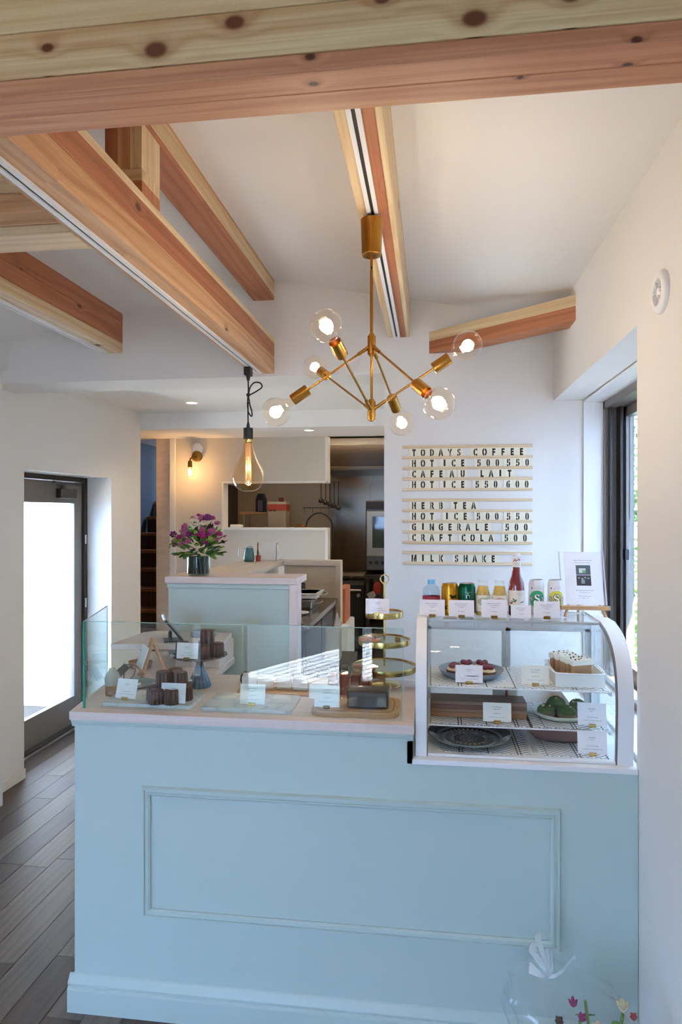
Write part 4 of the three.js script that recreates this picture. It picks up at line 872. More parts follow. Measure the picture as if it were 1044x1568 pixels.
// ---- base of the case
{
  const t = thing('patterned_plate', 'large black and white glazed plate with sunburst pattern', 'plate', [0.127, Y0, 2.265]);
  const map = canvasTex(512, 512, (g, w) => {
    const c = w / 2; g.fillStyle = '#6a706d'; g.fillRect(0, 0, w, w);
    const ring = (r, col) => { g.fillStyle = col; g.beginPath(); g.arc(c, c, r, 0, 7); g.fill(); };
    ring(250, '#626863'); ring(200, '#9aa09a'); ring(186, '#474b4c');
    for (const [r0, r1, n, col] of [[150, 180, 36, '#d6d3cb'], [118, 150, 28, '#23262a'], [96, 130, 24, '#d6d3cb'], [70, 92, 24, '#23262a'], [40, 78, 20, '#c9c7c0']]) for (let k = 0; k < n; k++) { const a = k / n * 6.283, b = 0.36 * 6.283 / n; g.fillStyle = col; g.beginPath(); g.moveTo(c + r0 * Math.cos(a - b), c + r0 * Math.sin(a - b)); g.lineTo(c + r1 * Math.cos(a), c + r1 * Math.sin(a)); g.lineTo(c + r0 * Math.cos(a + b), c + r0 * Math.sin(a + b)); g.fill(); }
    ring(38, '#2b2e33'); for (let k = 0; k < 12; k++) { const a = k / 12 * 6.283; g.fillStyle = '#cfcdc6'; g.beginPath(); g.arc(c + 26 * Math.cos(a), c + 26 * Math.sin(a), 5, 0, 7); g.fill(); } ring(10, '#cfcdc6');
  });
  const g = lathe([[0, 0.002], [0.085, 0.0], [0.112, 0.006], [0.133, 0.022], [0.137, 0.025], [0.134, 0.027], [0.122, 0.021], [0.098, 0.008], [0.08, 0.006], [0, 0.006]], 64), p = g.attributes.position, uv = g.attributes.uv;
  for (let i = 0; i < p.count; i++) uv.setXY(i, 0.5 + p.getX(i) / 0.276, 0.5 - p.getZ(i) / 0.276);
  part('plate', g, phys('#ffffff', 0.22, { map, clearcoat: 0.5 }), t);
}
{
  const t = thing('brown_dish', 'deep brown oval ceramic dish at the right of the case', 'dish', [0.43, Y0, 2.34]);
  part('dish', lathe([[0, 0], [0.085, 0], [0.108, 0.02], [0.114, 0.056], [0.110, 0.058], [0.102, 0.024], [0.08, 0.006], [0, 0.006]], 56).scale(1, 1, 0.8), std('#7b5446', 0.42), t);
}
card([0.498, Y0, 2.17], 'price card in front of the brown ceramic dish', { h: 0.068, w: 0.088 });
{
  const t = thing('cake_server', 'ridged white serving tongs lying between the two base mats', 'tongs', [0.325, Y0, 2.24]);
  part('blade', [lb(0.022, 0.003, 0.11, 0, 0, 0.03, 0.001), lb(0.014, 0.003, 0.13, 0, 0.001, -0.07, 0.001)], M.white, t);
  part('ridge', Array.from({ length: 8 }, (_, i) => lb(0.018, 0.002, 0.004, 0, 0.003, -0.012 + i * 0.012)), M.alu, t);
}
// ================================================================ ON TOP OF THE SHOWCASE
const TY = ST + 0.002;
function canBody(t, r, h, body, lidM = M.alu) {
  part('can_body', lathe([[0, 0.002], [r * 0.72, 0.0], [r * 0.8, 0.003], [r, 0.012], [r, h - 0.014], [r * 0.85, h - 0.003], [r * 0.85, h]], 40), body, t);
  const l = part('can_lid', lathe([[r * 0.85, h], [r * 0.82, h + 0.001], [r * 0.8, h - 0.004], [0, h - 0.004]], 32), lidM, t);
  part('pull_tab', lb(0.012, 0.0015, 0.02, 0, h - 0.003, 0, 0.0006), lidM, l);
}
{
  const t = thing('water_bottle', 'small clear water bottle with sky-blue cap and red-blue label', 'bottle', [0.003, TY, 2.415]);
  part('bottle_body', lathe([[0, 0], [0.027, 0], [0.03, 0.004], [0.031, 0.05], [0.029, 0.055], [0.031, 0.06], [0.0305, 0.084], [0.026, 0.098], [0.014, 0.106], [0.012, 0.11]], 32), pane('#e9f2f8'), t);
  const [g, m] = label3(0.0316, 0.036, 0.066, canvasTex(256, 64, (c, w, h) => { c.fillStyle = '#2f8fc2'; c.fillRect(0, 0, w, h); c.fillStyle = '#b5384a'; c.fillRect(0, 0, w, 22); c.fillStyle = '#e9eef2'; for (let i = 0; i < 30; i++) c.fillRect(i * 9, 28 + (i * 7) % 9, 4, 16); }), 0.4);
  part('paper_label', g, m, t);
  part('cap', [cyl(0.0135, 0.013, 0.016, 0, 0.108, 0)], std('#79b9dd', 0.4), t);
}
{
  const t = thing('drink_can', 'gold drink can with black bird emblem', 'can', [0.068, TY, 2.41]);
  canBody(t, 0.030, 0.113, std('#c58a1c', 0.28, { metalness: 0.85 }));
  const [g, m] = label3(0.0302, 0.012, 0.098, canvasTex(512, 256, (c, w, h) => { c.fillStyle = '#d79b22'; c.fillRect(0, 0, w, h); c.fillStyle = '#b87a14'; c.fillRect(196, 0, 26, h); c.fillRect(286, 0, 40, h); c.fillStyle = '#1c1610'; c.beginPath(); c.ellipse(280, 92, 22, 16, 0, 0, 7); c.fill(); c.beginPath(); c.moveTo(290, 92); c.lineTo(318, 62); c.lineTo(322, 100); c.lineTo(300, 108); c.fill(); c.beginPath(); c.arc(258, 76, 9, 0, 7); c.fill(); c.fillRect(270, 104, 4, 16); c.fillRect(286, 104, 4, 16); c.save(); c.translate(206, 190); c.rotate(-0.9); c.font = 'bold 54px serif'; c.fillText('K', -18, 20); c.restore(); c.fillRect(196, 206, 30, 14); }), 0.28, { metalness: 0.6 });
  part('print', g, m, t);
}
{
  const t = thing('drink_can', 'dark green drink can with pale figure emblem', 'can', [0.127, TY, 2.41]);
  canBody(t, 0.030, 0.113, std('#0f5a3c', 0.28, { metalness: 0.8 }));
  const [g, m] = label3(0.0302, 0.012, 0.098, canvasTex(512, 256, (c, w, h) => { c.fillStyle = '#0e5c3d'; c.fillRect(0, 0, w, h); c.fillStyle = '#0a2a20'; c.fillRect(330, 60, 60, h); c.fillStyle = '#b9c9bf'; c.fillRect(236, 40, 60, 3); c.beginPath(); c.arc(262, 56, 9, 0, 7); c.fill(); c.fillRect(246, 70, 34, 34); c.fillStyle = '#12201a'; c.fillRect(254, 78, 20, 30); }), 0.28, { metalness: 0.5 });
  part('print', g, m, t);
}
[[0.183, '#9db17a', 'left yellow juice bottle with pale green label'], [0.240, '#d79a86', 'right yellow juice bottle with pale red label']].forEach(([x, col, l]) => {
  const t = thing('juice_bottle', l, 'bottle', [x, TY, 2.41], 0, 'juice bottles');
  part('juice', lathe([[0, 0.003], [0.023, 0.003], [0.0245, 0.007], [0.0245, 0.07], [0.017, 0.104], [0, 0.105]], 32), phys('#dcb75e', 0.35, { transmission: 0.15, thickness: 0 }), t);
  part('bottle_body', lathe([[0, 0], [0.024, 0], [0.0262, 0.004], [0.0262, 0.072], [0.019, 0.106], [0.0165, 0.110], [0.0165, 0.122], [0.0185, 0.123]], 32), pane('#fdfdf8'), t);
  part('cap_rim', lathe([[0, 0.121], [0.018, 0.121], [0.018, 0.124], [0, 0.125]]), M.clear, t);
  const [g, m] = label3(0.0266, 0.018, 0.074, canvasTex(256, 128, (c, w, h) => { c.fillStyle = '#efe6cf'; c.fillRect(0, 0, w, h); c.fillStyle = col; c.beginPath(); c.arc(128, 52, 34, 0, 7); c.fill(); c.fillStyle = '#efe6cf'; for (let i = 0; i < 6; i++) c.fillRect(98, 24 + i * 11, 60, 3); scribble(c, 92, 100, 70, 8); }), 0.6);
  const p = part('paper_label', g.clone(), m, t);
});
{
  const t = thing('glass_bottle', 'tall bottle of red drink with cream labels', 'bottle', [0.298, TY, 2.415]);
  part('drink', lathe([[0, 0.003], [0.026, 0.003], [0.027, 0.008], [0.027, 0.098], [0.0245, 0.118], [0.0165, 0.142], [0.013, 0.170], [0.0118, 0.19], [0, 0.19]], 36), phys('#8c0f1c', 0.1, { transmission: 0.25, thickness: 0, clearcoat: 1 }), t);
  part('bottle_body', lathe([[0, 0], [0.027, 0], [0.0288, 0.004], [0.0288, 0.1], [0.0262, 0.12], [0.018, 0.144], [0.0145, 0.172], [0.013, 0.205], [0.0138, 0.207], [0.0138, 0.212], [0.012, 0.213]], 36), M.clear, t);
  part('crown_cap', lathe([[0.0135, 0.209], [0.0142, 0.214], [0.012, 0.220], [0, 0.2215]], 28), std('#e6e1da', 0.35), t);
  let [g, m] = label3(0.0293, 0.038, 0.092, canvasTex(512, 256, (c, w, h) => { c.fillStyle = '#e7dccb'; c.fillRect(0, 0, w, h); c.fillStyle = '#5a6a3e'; for (const [x, y, a] of [[222, 150, -0.5], [238, 170, 0.3], [216, 180, -1.1], [306, 190, 1.3]]) { c.save(); c.translate(x, y); c.rotate(a); c.beginPath(); c.ellipse(0, 0, 8, 26, 0, 0, 7); c.fill(); c.restore(); } c.fillStyle = '#7b2233'; c.beginPath(); c.arc(196, 206, 16, 0, 7); c.fill(); scribble(c, 256, 50, 70, 10); scribble(c, 262, 74, 50, 8); }), 0.6);
  part('paper_label', g, m, t);
  [g, m] = label3(0.0152, 0.172, 0.204, canvasTex(256, 128, (c, w, h) => { c.fillStyle = '#e9dfcd'; c.fillRect(0, 0, w, h); c.fillStyle = '#7b2a33'; for (const [x, y, a] of [[100, 40, 0.6], [116, 34, -0.4], [134, 28, 0.7], [150, 22, -0.3], [160, 30, 0.9]]) { c.save(); c.translate(x, y); c.rotate(a); c.fillRect(-4, -16, 8, 32); c.restore(); } c.fillStyle = '#3c332c'; scribble(c, 104, 70, 50, 10); scribble(c, 110, 92, 36, 10); }), 0.6);
  g.applyMatrix4(new THREE.Matrix4()); part('neck_label', g, m, t);
}
{
  const t = thing('price_card', 'small pale price card standing before the red bottle', 'price card', [0.308, TY, 2.372], 0, 'price cards');
  const a = part('card', frontUv(flat(new THREE.BoxGeometry(0.068, 0.044, 0.0008))), cardMats[2], t); a.position.set(0, 0.022, 0); a.rotation.x = -0.1;
}
[['#2f9e62', 0.372, 'tall white can with green disc and wavy letter'], ['#e0d648', 0.438, 'tall white can with yellow disc and wavy letter']].forEach(([col, x, l]) => {
  const t = thing('tall_can', l, 'can', [x, TY, 2.46]);
  canBody(t, 0.0265, 0.124, std('#e9e3de', 0.35, { metalness: 0.2 }));
  const [g, m] = label3(0.0267, 0.012, 0.110, canvasTex(512, 300, (c, w, h) => {
    c.fillStyle = '#eee6e0'; c.fillRect(0, 0, w, h); c.fillStyle = col; c.beginPath(); c.arc(256, 160, 92, 0, 7); c.fill();
    const S = (x, y, s) => { c.font = `bold ${s}px serif`; c.textAlign = 'center'; c.textBaseline = 'middle'; c.lineWidth = 12; c.strokeStyle = '#1d1f1e'; c.strokeText('S', x, y); c.fillStyle = '#f2efe8'; c.fillText('S', x, y); };
    S(256, 155, 120); S(190, 160, 58); S(322, 160, 58);
    c.fillStyle = '#6d665f'; c.beginPath(); c.arc(196, 42, 9, 0, 7); c.fill(); scribble(c, 226, 40, 80, 9); scribble(c, 236, 22, 56, 6);
  }), 0.4);
  part('print', g, m, t);
});
card([0.006, TY, 2.352], 'white price card in front of the water bottle', { kind: 2, tilt: 0.06, dark: true });
card([0.106, TY, 2.352], 'white price card between the gold and green cans', { kind: 2, tilt: 0.06, dark: true });
card([0.216, TY, 2.352], 'white price card in front of the juice bottles', { kind: 2, tilt: 0.06, dark: true, h: 0.06 });
card([0.392, TY, 2.36], 'white price card in front of the two tall white cans', { kind: 2, tilt: 0.06, dark: true });
{
  const t = thing('table_easel', 'small wooden easel at the right end of the showcase top', 'easel', [0.532, TY, 2.44]);
  part('ledge', uvm(lb(0.166, 0.014, 0.02, 0, 0.024, 0.012, 0.002), 0), M.beech, t);
  for (const s of [-1, 1]) part('leg', rod(v3(s * 0.068, 0, 0.016), v3(s * 0.058, 0.03, 0.008), 0.0055), M.beech, t);
  part('leg', rod(v3(0, 0, -0.10), v3(0, 0.12, -0.062), 0.005), M.beech, t);
  part('back_bar', rod(v3(-0.058, 0.03, 0.004), v3(0, 0.12, -0.06), 0.004), M.beech, t); part('back_bar', rod(v3(0.058, 0.03, 0.004), v3(0, 0.12, -0.06), 0.004), M.beech, t);
}
{
  const t = thing('photo_frame', 'white printed sheet with small interior photo in clear stand', 'frame', [0.532, TY + 0.038, 2.44]);
  const map = canvasTex(384, 512, (c, w, h) => {
    c.fillStyle = '#f6f5f8'; c.fillRect(0, 0, w, h);
    scribble(c, 96, 78, 190, 9); scribble(c, 110, 102, 160, 9); scribble(c, 110, 372, 180, 8); scribble(c, 140, 392, 110, 7); scribble(c, 130, 428, 120, 7); scribble(c, 140, 446, 90, 7);
    c.fillStyle = '#4c5660'; c.fillRect(120, 130, 148, 200); c.fillStyle = '#23282e'; c.fillRect(120, 230, 148, 100); c.fillStyle = '#dfe7e0'; c.fillRect(150, 160, 70, 46); c.fillStyle = '#7fae7c'; c.fillRect(186, 178, 34, 28); c.fillStyle = '#cfd2d0'; c.fillRect(120, 222, 148, 7); for (const [x, y] of [[136, 250], [170, 256], [200, 246], [232, 252]]) { c.fillStyle = '#c9bfae'; c.fillRect(x, y, 20, 10); } c.fillStyle = '#8d98a0'; c.fillRect(168, 270, 36, 40);
  });
  const a = part('sheet', frontUv(flat(new THREE.BoxGeometry(0.128, 0.188, 0.001))), std('#ffffff', 0.6, { map }), t); a.position.set(0.002, 0.093, -0.002); a.rotation.x = -0.3; a.position.z = 0.006 - 0.093 * 0.3;
  part('clear_cover', flat(new THREE.BoxGeometry(0.150, 0.190, 0.002).translate(-0.004, 0, 0.003)), M.clear, a);
  for (const x of [-0.079, 0.071]) part('cover_edge', lb(0.003, 0.19, 0.006, x, -0.095, 0.002), std('#cfcbe0', 0.2), a);
}
// ================================================================ BEHIND THE COUNTER
{
  const t = thing('bar_top', 'pale wooden bar running back from the blue partition', 'bar', [-1.02, 0, 3.6]);
  wpart('board', uvm(bx(-1.155, -0.892, 1.322, 1.352, 3.198, 4.15, 0.003), 2), M.bar, t);
  wpart('side_panel', bx(-1.145, -0.95, 0, 1.320, 3.2, 4.15), M.offwhite, t);
}
{
  const t = thing('end_panel', 'beige boxed panel closing the work area at the bar end', 'panel', [-0.72, 0, 4.06]);
  wpart('panel', bx(-0.888, -0.57, 0, 1.325, 4.04, 4.08), std('#d9cbb2', 0.7), t);
  wpart('border', [uvm(bx(-0.888, -0.537, 1.325, 1.356, 4.02, 4.11, 0.002), 0), uvm(bx(-0.57, -0.537, 0, 1.325, 4.02, 4.11, 0.002), 1)], M.bar, t);
}
{
  const t = thing('work_table', 'dark steel-topped work table behind the partition', 'table', [-0.72, 0, 3.55]);
  wpart('worktop', bx(-0.888, -0.553, 1.105, 1.132, 3.07, 4.015, 0.003), std('#6a5d50', 0.25, { metalness: 0.75 }), t);
  wpart('cabinet_body', bx(-0.888, -0.59, 0.1, 1.10, 3.08, 4.01), M.black, t);
  wpart('drawer_front', [bx(-0.59, -0.574, 0.55, 1.08, 3.1, 3.53, 0.003), bx(-0.59, -0.574, 0.55, 1.08, 3.55, 3.98, 0.003)], M.bronzeDark, t);
}
for (const [y, w, h, label, m, dd] of [[1.132, 0.22, 0.048, 'shallow steel pan on the dark work table', M.steel, 3.62], [1.181, 0.26, 0.03, 'white lidded tray stacked on the steel pan', M.offwhite, 3.66]]) {
  const t = thing('food_tray', label, 'tray', [-0.735, y, dd]);
  part('tray_body', lb(w, h, 0.2, 0, 0, 0, 0.008), m, t);
  part('rim', lb(w + 0.02, 0.006, 0.22, 0, h - 0.006, 0, 0.003), m, t);
  part('handle', tube([v3(w / 2 + 0.008, h * 0.5, 0.06), v3(w / 2 + 0.03, h * 0.6, 0.06), v3(w / 2 + 0.03, h * 0.6, -0.06), v3(w / 2 + 0.008, h * 0.5, -0.06)], 0.003), M.steel, t);
}
{
  const t = thing('saucer', 'small cream saucer at the front of the dark work table', 'saucer', [-0.66, 1.132, 3.33]);
  part('dish', lathe([[0, 0], [0.03, 0], [0.055, 0.012], [0.054, 0.014], [0.03, 0.004], [0, 0.004]]), M.offwhite, t);
}
{
  const t = thing('paper_bag', 'open beige paper bag standing in front of the work table', 'bag', [-0.497, 0.892, 3.45]);
  part('bag_body', [lb(0.075, 0.17, 0.002, 0, 0, 0.03), lb(0.075, 0.13, 0.002, 0, 0, -0.03), lb(0.002, 0.15, 0.06, -0.037, 0, 0), lb(0.002, 0.15, 0.06, 0.037, 0, 0), lb(0.075, 0.002, 0.06)], std('#b9a88d', 0.85), t);
  part('fold', extr([[0, 0], [0.05, 0.03], [0.02, 0.09]], 0.003).translate(0.0, 0.15, 0.02), std('#cbbb9f', 0.85), t);
}
{
  const t = thing('storage_shelf', 'white low storage unit supporting the paper bag', 'shelf unit', [-0.475, 0, 3.45]);
  part('unit', [lb(0.16, 0.02, 0.4, 0, 0.870, 0, 0.003), lb(0.015, 0.87, 0.4, -0.07, 0, 0), lb(0.015, 0.87, 0.4, 0.07, 0, 0), lb(0.16, 0.015, 0.4, 0, 0.5, 0), lb(0.16, 0.015, 0.4, 0, 0.05, 0)], M.bronzeDark, t);
}
{
  const t = thing('sugar_pot', 'small teal glass pot with spoon on the bar', 'pot', [-1.08, 1.352, 3.93]);
  part('pot_body', lathe([[0, 0], [0.029, 0], [0.034, 0.022], [0.029, 0.062], [0.025, 0.08], [0.027, 0.084]]), phys('#5a8d8a', 0.15, { transmission: 0.4, thickness: 0 }), t);
  part('handle', tube([v3(-0.024, 0.076, 0), v3(-0.055, 0.08, 0), v3(-0.064, 0.034, 0)], 0.005), M.white, t);
  part('lid', lathe([[0.027, 0.083], [0.022, 0.095], [0, 0.1]]), M.alu, t);
}
{
  const t = thing('straw_cup', 'tiny red jar holding wooden stirrers on the bar', 'jar', [-1.035, 1.352, 3.97]);
  part('jar_body', cyl(0.016, 0.018, 0.036), std('#9c3a30', 0.4), t);
  part('stirrer', [0, 1, 2, 3, 4].map((i) => lb(0.006, 0.105, 0.003, -0.008 + i * 0.004, 0.005, 0).rotateZ((i - 2) * 0.05)), M.pine, t);
}
{
  const t = thing('napkin_holder', 'wire napkin holder full of white napkins on the bar', 'napkin holder', [-0.98, 1.352, 4.03]);
  part('napkins', Array.from({ length: 9 }, (_, i) => lb(0.094, 0.1 + 0.004 * (i % 3), 0.004, 0, 0.002, -0.024 + i * 0.006)), M.paper, t);
  part('wire', [tube([v3(0.05, 0, 0.03), v3(0.052, 0.1, 0.03), v3(0.052, 0.1, -0.03), v3(0.05, 0, -0.03)], 0.002), tube([v3(-0.05, 0, 0.03), v3(-0.052, 0.05, 0.03), v3(-0.052, 0.05, -0.03), v3(-0.05, 0, -0.03)], 0.002)], M.steel, t);
}
{
  const t = thing('coffee_grinder', 'black machine top just showing above the partition', 'grinder', [-0.79, 1.132, 3.88]);
  part('machine_body', [lb(0.11, 0.10, 0.12, 0, 0, 0, 0.012)], M.black, t);
  part('hopper', lathe([[0.02, 0.1], [0.045, 0.118], [0.052, 0.135], [0, 0.138]]), M.rubber, t);
}
// ---- kitchen, seen past the wall end and through the hatch
{
  const t = thing('extractor_hood', 'wide stainless steel extractor hood in the kitchen', 'hood', [-0.85, 2.11, 7.9]);
  wpart('canopy', bx(-1.25, -0.26, 2.15, 2.39, 7.4, 8.465, 0.004), std('#463f39', 0.25, { metalness: 1 }), t);
  wpart('lip', bx(-1.27, -0.255, 2.11, 2.15, 7.36, 8.465, 0.004), std('#5a534b', 0.25, { metalness: 1 }), t);
  wpart('hood_trim', bx(-1.25, -0.26, 2.39, 2.47, 7.42, 7.5, 0.003), M.offwhite, t);
  wpart('filter', [0, 1].map((i) => bx(-1.2 + i * 0.48, -0.76 + i * 0.48, 2.145, 2.155, 7.45, 8.3)), M.bronzeDark, t);
}
{
  const t = thing('steel_splashback', 'tall polished steel sheet lining the kitchen wall', 'splashback', [-0.75, 0.9, 8.48]);
  const m = std('#665c50', 0.2, { metalness: 1 });
  for (let i = 0; i < 2; i++) wpart('steel_sheet', bx(-1.25 + i * 0.5, -0.752 + i * 0.5, 0.9, 2.12, 8.47, 8.495), m, t);
}
{
  const t = thing('range_cooker', 'dark steel range with grill rail in the kitchen', 'cooker', [-1.02, 0, 8.1]);
  wpart('oven_body', bx(-1.3, -0.76, 0.05, 0.80, 7.8, 8.45, 0.01), M.black, t);
  wpart('top_plate', bx(-1.3, -0.76, 0.80, 0.84, 7.78, 8.45, 0.004), M.steelDark, t);
  wpart('rail', rod(V(-1.25, 0.74, 7.75), V(-0.8, 0.74, 7.75), 0.014), M.steel, t);
  wpart('burner_grate', [0, 1, 2].map((i) => torus(0.07, 0.012).rotateX(PI / 2).translate(-1.2 + i * 0.17, 0.855, -8.05)), std('#30201a', 0.7), t);
  wpart('knob', [0, 1, 2, 3].map((i) => cyl(0.02, 0.02, 0.03).rotateX(PI / 2).translate(-1.22 + i * 0.13, 0.68, -7.79)), M.steel, t);
}
{
  const t = thing('convection_oven', 'tall steel convection oven with glass door in kitchen', 'oven', [-0.49, 0, 7.95]);
  wpart('oven_body', bx(-0.74, -0.27, 0.98, 1.78, 7.72, 8.3, 0.01), M.steelDark, t);
  const d = wpart('door', bx(-0.73, -0.28, 1.14, 1.66, 7.68, 7.72, 0.008), std('#8d8678', 0.3, { metalness: 0.7 }), t);
  wpart('door_glass', bx(-0.66, -0.34, 1.24, 1.6, 7.672, 7.682, 0.004), phys('#33423f', 0.05), d);
  wpart('control_panel', bx(-0.73, -0.28, 1.68, 1.77, 7.69, 7.72, 0.004), M.black, t);
  wpart('button_row', [0, 1, 2, 3].map((i) => bx(-0.7 + i * 0.07, -0.66 + i * 0.07, 1.05, 1.09, 7.70, 7.72, 0.004)), M.black, t);
  wpart('stand', [bx(-0.76, -0.26, 0.88, 0.93, 7.7, 8.35, 0.005), bx(-0.74, -0.7, 0, 0.88, 7.72, 7.76), bx(-0.31, -0.27, 0, 0.88, 7.72, 7.76), bx(-0.74, -0.7, 0, 0.88, 8.28, 8.32), bx(-0.31, -0.27, 0, 0.88, 8.28, 8.32), bx(-0.74, -0.27, 0.3, 0.33, 7.72, 8.3)], M.bronzeDark, t);
}
{
  const t = thing('oven_mitt', 'red and grey oven mitt hanging on the oven stand', 'mitt', [-0.60, 0.64, 7.66]);
  part('mitt', [ball(0.05, 0, 0.1, 0, 14).scale(1, 1.4, 0.35)], std('#a63a30', 0.9), t); part('cuff', lb(0.09, 0.07, 0.03, -0.03, 0.05, 0, 0.01).rotateZ(0.5), std('#9c9186', 0.9), t);
}
{
  const t = thing('orange_crate', 'orange crate beside the beige panel', 'crate', [-0.608, 0.88, 4.75]);
  part('crate_body', lb(0.05, 0.24, 0.3, 0, 0, 0, 0.006), std('#b85a1c', 0.6), t);
}
{
  const t = thing('storage_box', 'white plastic box standing under the orange crate', 'box', [-0.60, 0.0, 4.75]);
  part('box_body', lb(0.09, 0.88, 0.36, 0, 0, 0, 0.01), M.offwhite, t);
}
{
  const t = thing('ladle_rack', 'bundle of dark kitchen ladles hanging by the hatch corner', 'utensils', [-1.14, 1.75, 7.6]);
  part('hook_bar', rod(v3(-0.14, 0.26, 0), v3(0.12, 0.26, 0), 0.006), M.steel, t);
  for (let i = 0; i < 5; i++) { const u = part('ladle', [rod(v3(-0.1 + i * 0.05, 0.25, 0), v3(-0.1 + i * 0.05, 0.06 - 0.02 * i, 0), 0.006), ball(0.032, -0.1 + i * 0.05, 0.03 - 0.02 * i, 0.01, 12).scale(1, 1, 1)], M.bronzeDark, t); }
}
// the hatch: shelf and what stands on it
{
  const t = thing('kitchen_shelf', 'wire-legged wooden shelf seen through the kitchen hatch', 'shelf', [-1.85, 1.0, 7.9]);
  wpart('shelf_board', uvm(bx(-2.24, -1.70, 1.62, 1.65, 7.75, 8.05, 0.004), 0), M.beech, t);
  for (const x of [-2.2, -1.74]) for (const d of [7.78, 8.02]) wpart('leg', rod(V(x, 1.0, d), V(x, 1.62, d), 0.01), M.steel, t);
  wpart('lower_board', bx(-2.24, -1.32, 0.97, 1.0, 7.6, 8.1, 0.004), M.steelDark, t);
  wpart('table_leg', [[-2.2, 7.64], [-1.36, 7.64], [-2.2, 8.06], [-1.36, 8.06]].map(([x, d]) => rod(V(x, 0, d), V(x, 0.97, d), 0.015)), M.steelDark, t);
}
{
  const t = thing('knife_block', 'rounded dark knife block on the kitchen shelf', 'knife block', [-2.02, 1.65, 7.9]);
  part('block', extr([[-0.055, 0], [0.055, 0], [0.055, 0.15], [0.03, 0.215], [-0.03, 0.215], [-0.055, 0.15]], 0.08, 0.004).translate(0, 0, -0.04), M.black, t);
  part('blade', [0, 1, 2].map((i) => lb(0.008, 0.13, 0.004, -0.02 + i * 0.02, 0.01, 0.048)), M.steel, t);
}
[[-1.90, 0.085, 'short dark spice jar beside the knife block'], [-1.85, 0.10, 'taller dark spice jar on the kitchen shelf edge']].forEach(([x, h, l]) => { const t = thing('spice_jar', l, 'jar', [x, 1.65, 7.88]); part('jar_body', cyl(0.018, 0.018, h), M.bronzeDark, t); part('lid', cyl(0.02, 0.02, 0.015, 0, h, 0), M.walnut, t); });
{
  const t = thing('cake_box', 'clear lidded container with red checked band', 'container', [-1.77, 1.0, 7.75]);
  part('container_body', lb(0.22, 0.66, 0.2, 0, 0, 0, 0.01), std('#a0917c', 0.5), t);
  part('checked_band', lb(0.222, 0.07, 0.204, 0, 0.67, 0), std('#a9453a', 0.6), t); part('lid', lb(0.23, 0.03, 0.21, 0, 0.74, 0, 0.005), std('#c9bda8', 0.4), t); part('lid_knob', lb(0.05, 0.05, 0.05, 0.03, 0.77, 0, 0.005), std('#6d2620', 0.5), t);
}
{
  const t = thing('bread_basket', 'brown woven basket on the kitchen worktop', 'basket', [-1.50, 1.0, 7.70]);
  part('basket_body', lathe([[0, 0], [0.12, 0], [0.16, 0.12], [0.165, 0.3], [0.14, 0.4], [0.05, 0.46], [0, 0.47]]).scale(0.72, 1.1, 0.7), std('#6e4a2e', 0.9), t);
  part('rim', torus(0.115, 0.01).rotateX(PI / 2).translate(0, 0.34, 0), M.beech, t);
}
{
  const t = thing('wine_glass_rack', 'dark metal rack with upturned glasses in the kitchen', 'rack', [-1.32, 1.0, 7.95]);
  part('frame', [tube([v3(-0.14, 0, 0), v3(-0.14, 0.55, 0), v3(0, 0.64, 0), v3(0.14, 0.55, 0), v3(0.14, 0, 0)], 0.01), rod(v3(-0.2, 0.70, 0), v3(0.18, 0.70, 0), 0.006)], M.steelDark, t);
  for (let i = 0; i < 4; i++) part('glass_stem', [rod(v3(-0.18 + i * 0.1, 0.63, 0), v3(-0.18 + i * 0.1, 0.70, 0), 0.004), cyl(0.018, 0.018, 0.004, -0.18 + i * 0.1, 0.70, 0)], M.bronze, t);
}
{
  const t = thing('dark_cupboard', 'dark doorway cupboard at the left inside the hatch', 'cupboard', [-2.29, 0, 7.35]);
  part('cupboard_body', lb(0.20, 1.95, 0.3, 0, 0, 0, 0.005), std('#241a14', 0.6), t); part('door', lb(0.16, 1.85, 0.015, 0.01, 0.05, 0.155, 0.004), std('#3a2a20', 0.6), t);
}
{
  const t = thing('soap_dish', 'small cream dish on the hatch sill', 'dish', [-1.87, 1.499, 6.36]);
  part('dish', lb(0.12, 0.03, 0.06, 0, 0, 0, 0.01), M.offwhite, t);
}
// ---- stairs rising behind the left wall
{
  const t = thing('staircase', 'dark wooden open staircase in the passage behind left wall', 'staircase', [-3.14, 0, 6.9]);
  const tread = woodMat({ a: [168, 108, 66], b: [124, 78, 46], s: 97, w: 512 }, 0.5), riser = woodMat({ a: [96, 62, 42], b: [64, 42, 28], s: 99, w: 512 }, 0.6);
  for (let k = 1; k <= 10; k++) { const d = 6.48 + 0.25 * (k - 1), y = 0.2 * k - 0.01; wpart('tread', uvm(bx(-3.6, -2.67, y - 0.035, y, d - 0.03, d + 0.26, 0.004), 0), tread, t); wpart('riser', uvm(bx(-3.6, -2.67, y - 0.2, y - 0.036, d, d + 0.02), 1), riser, t); }
}
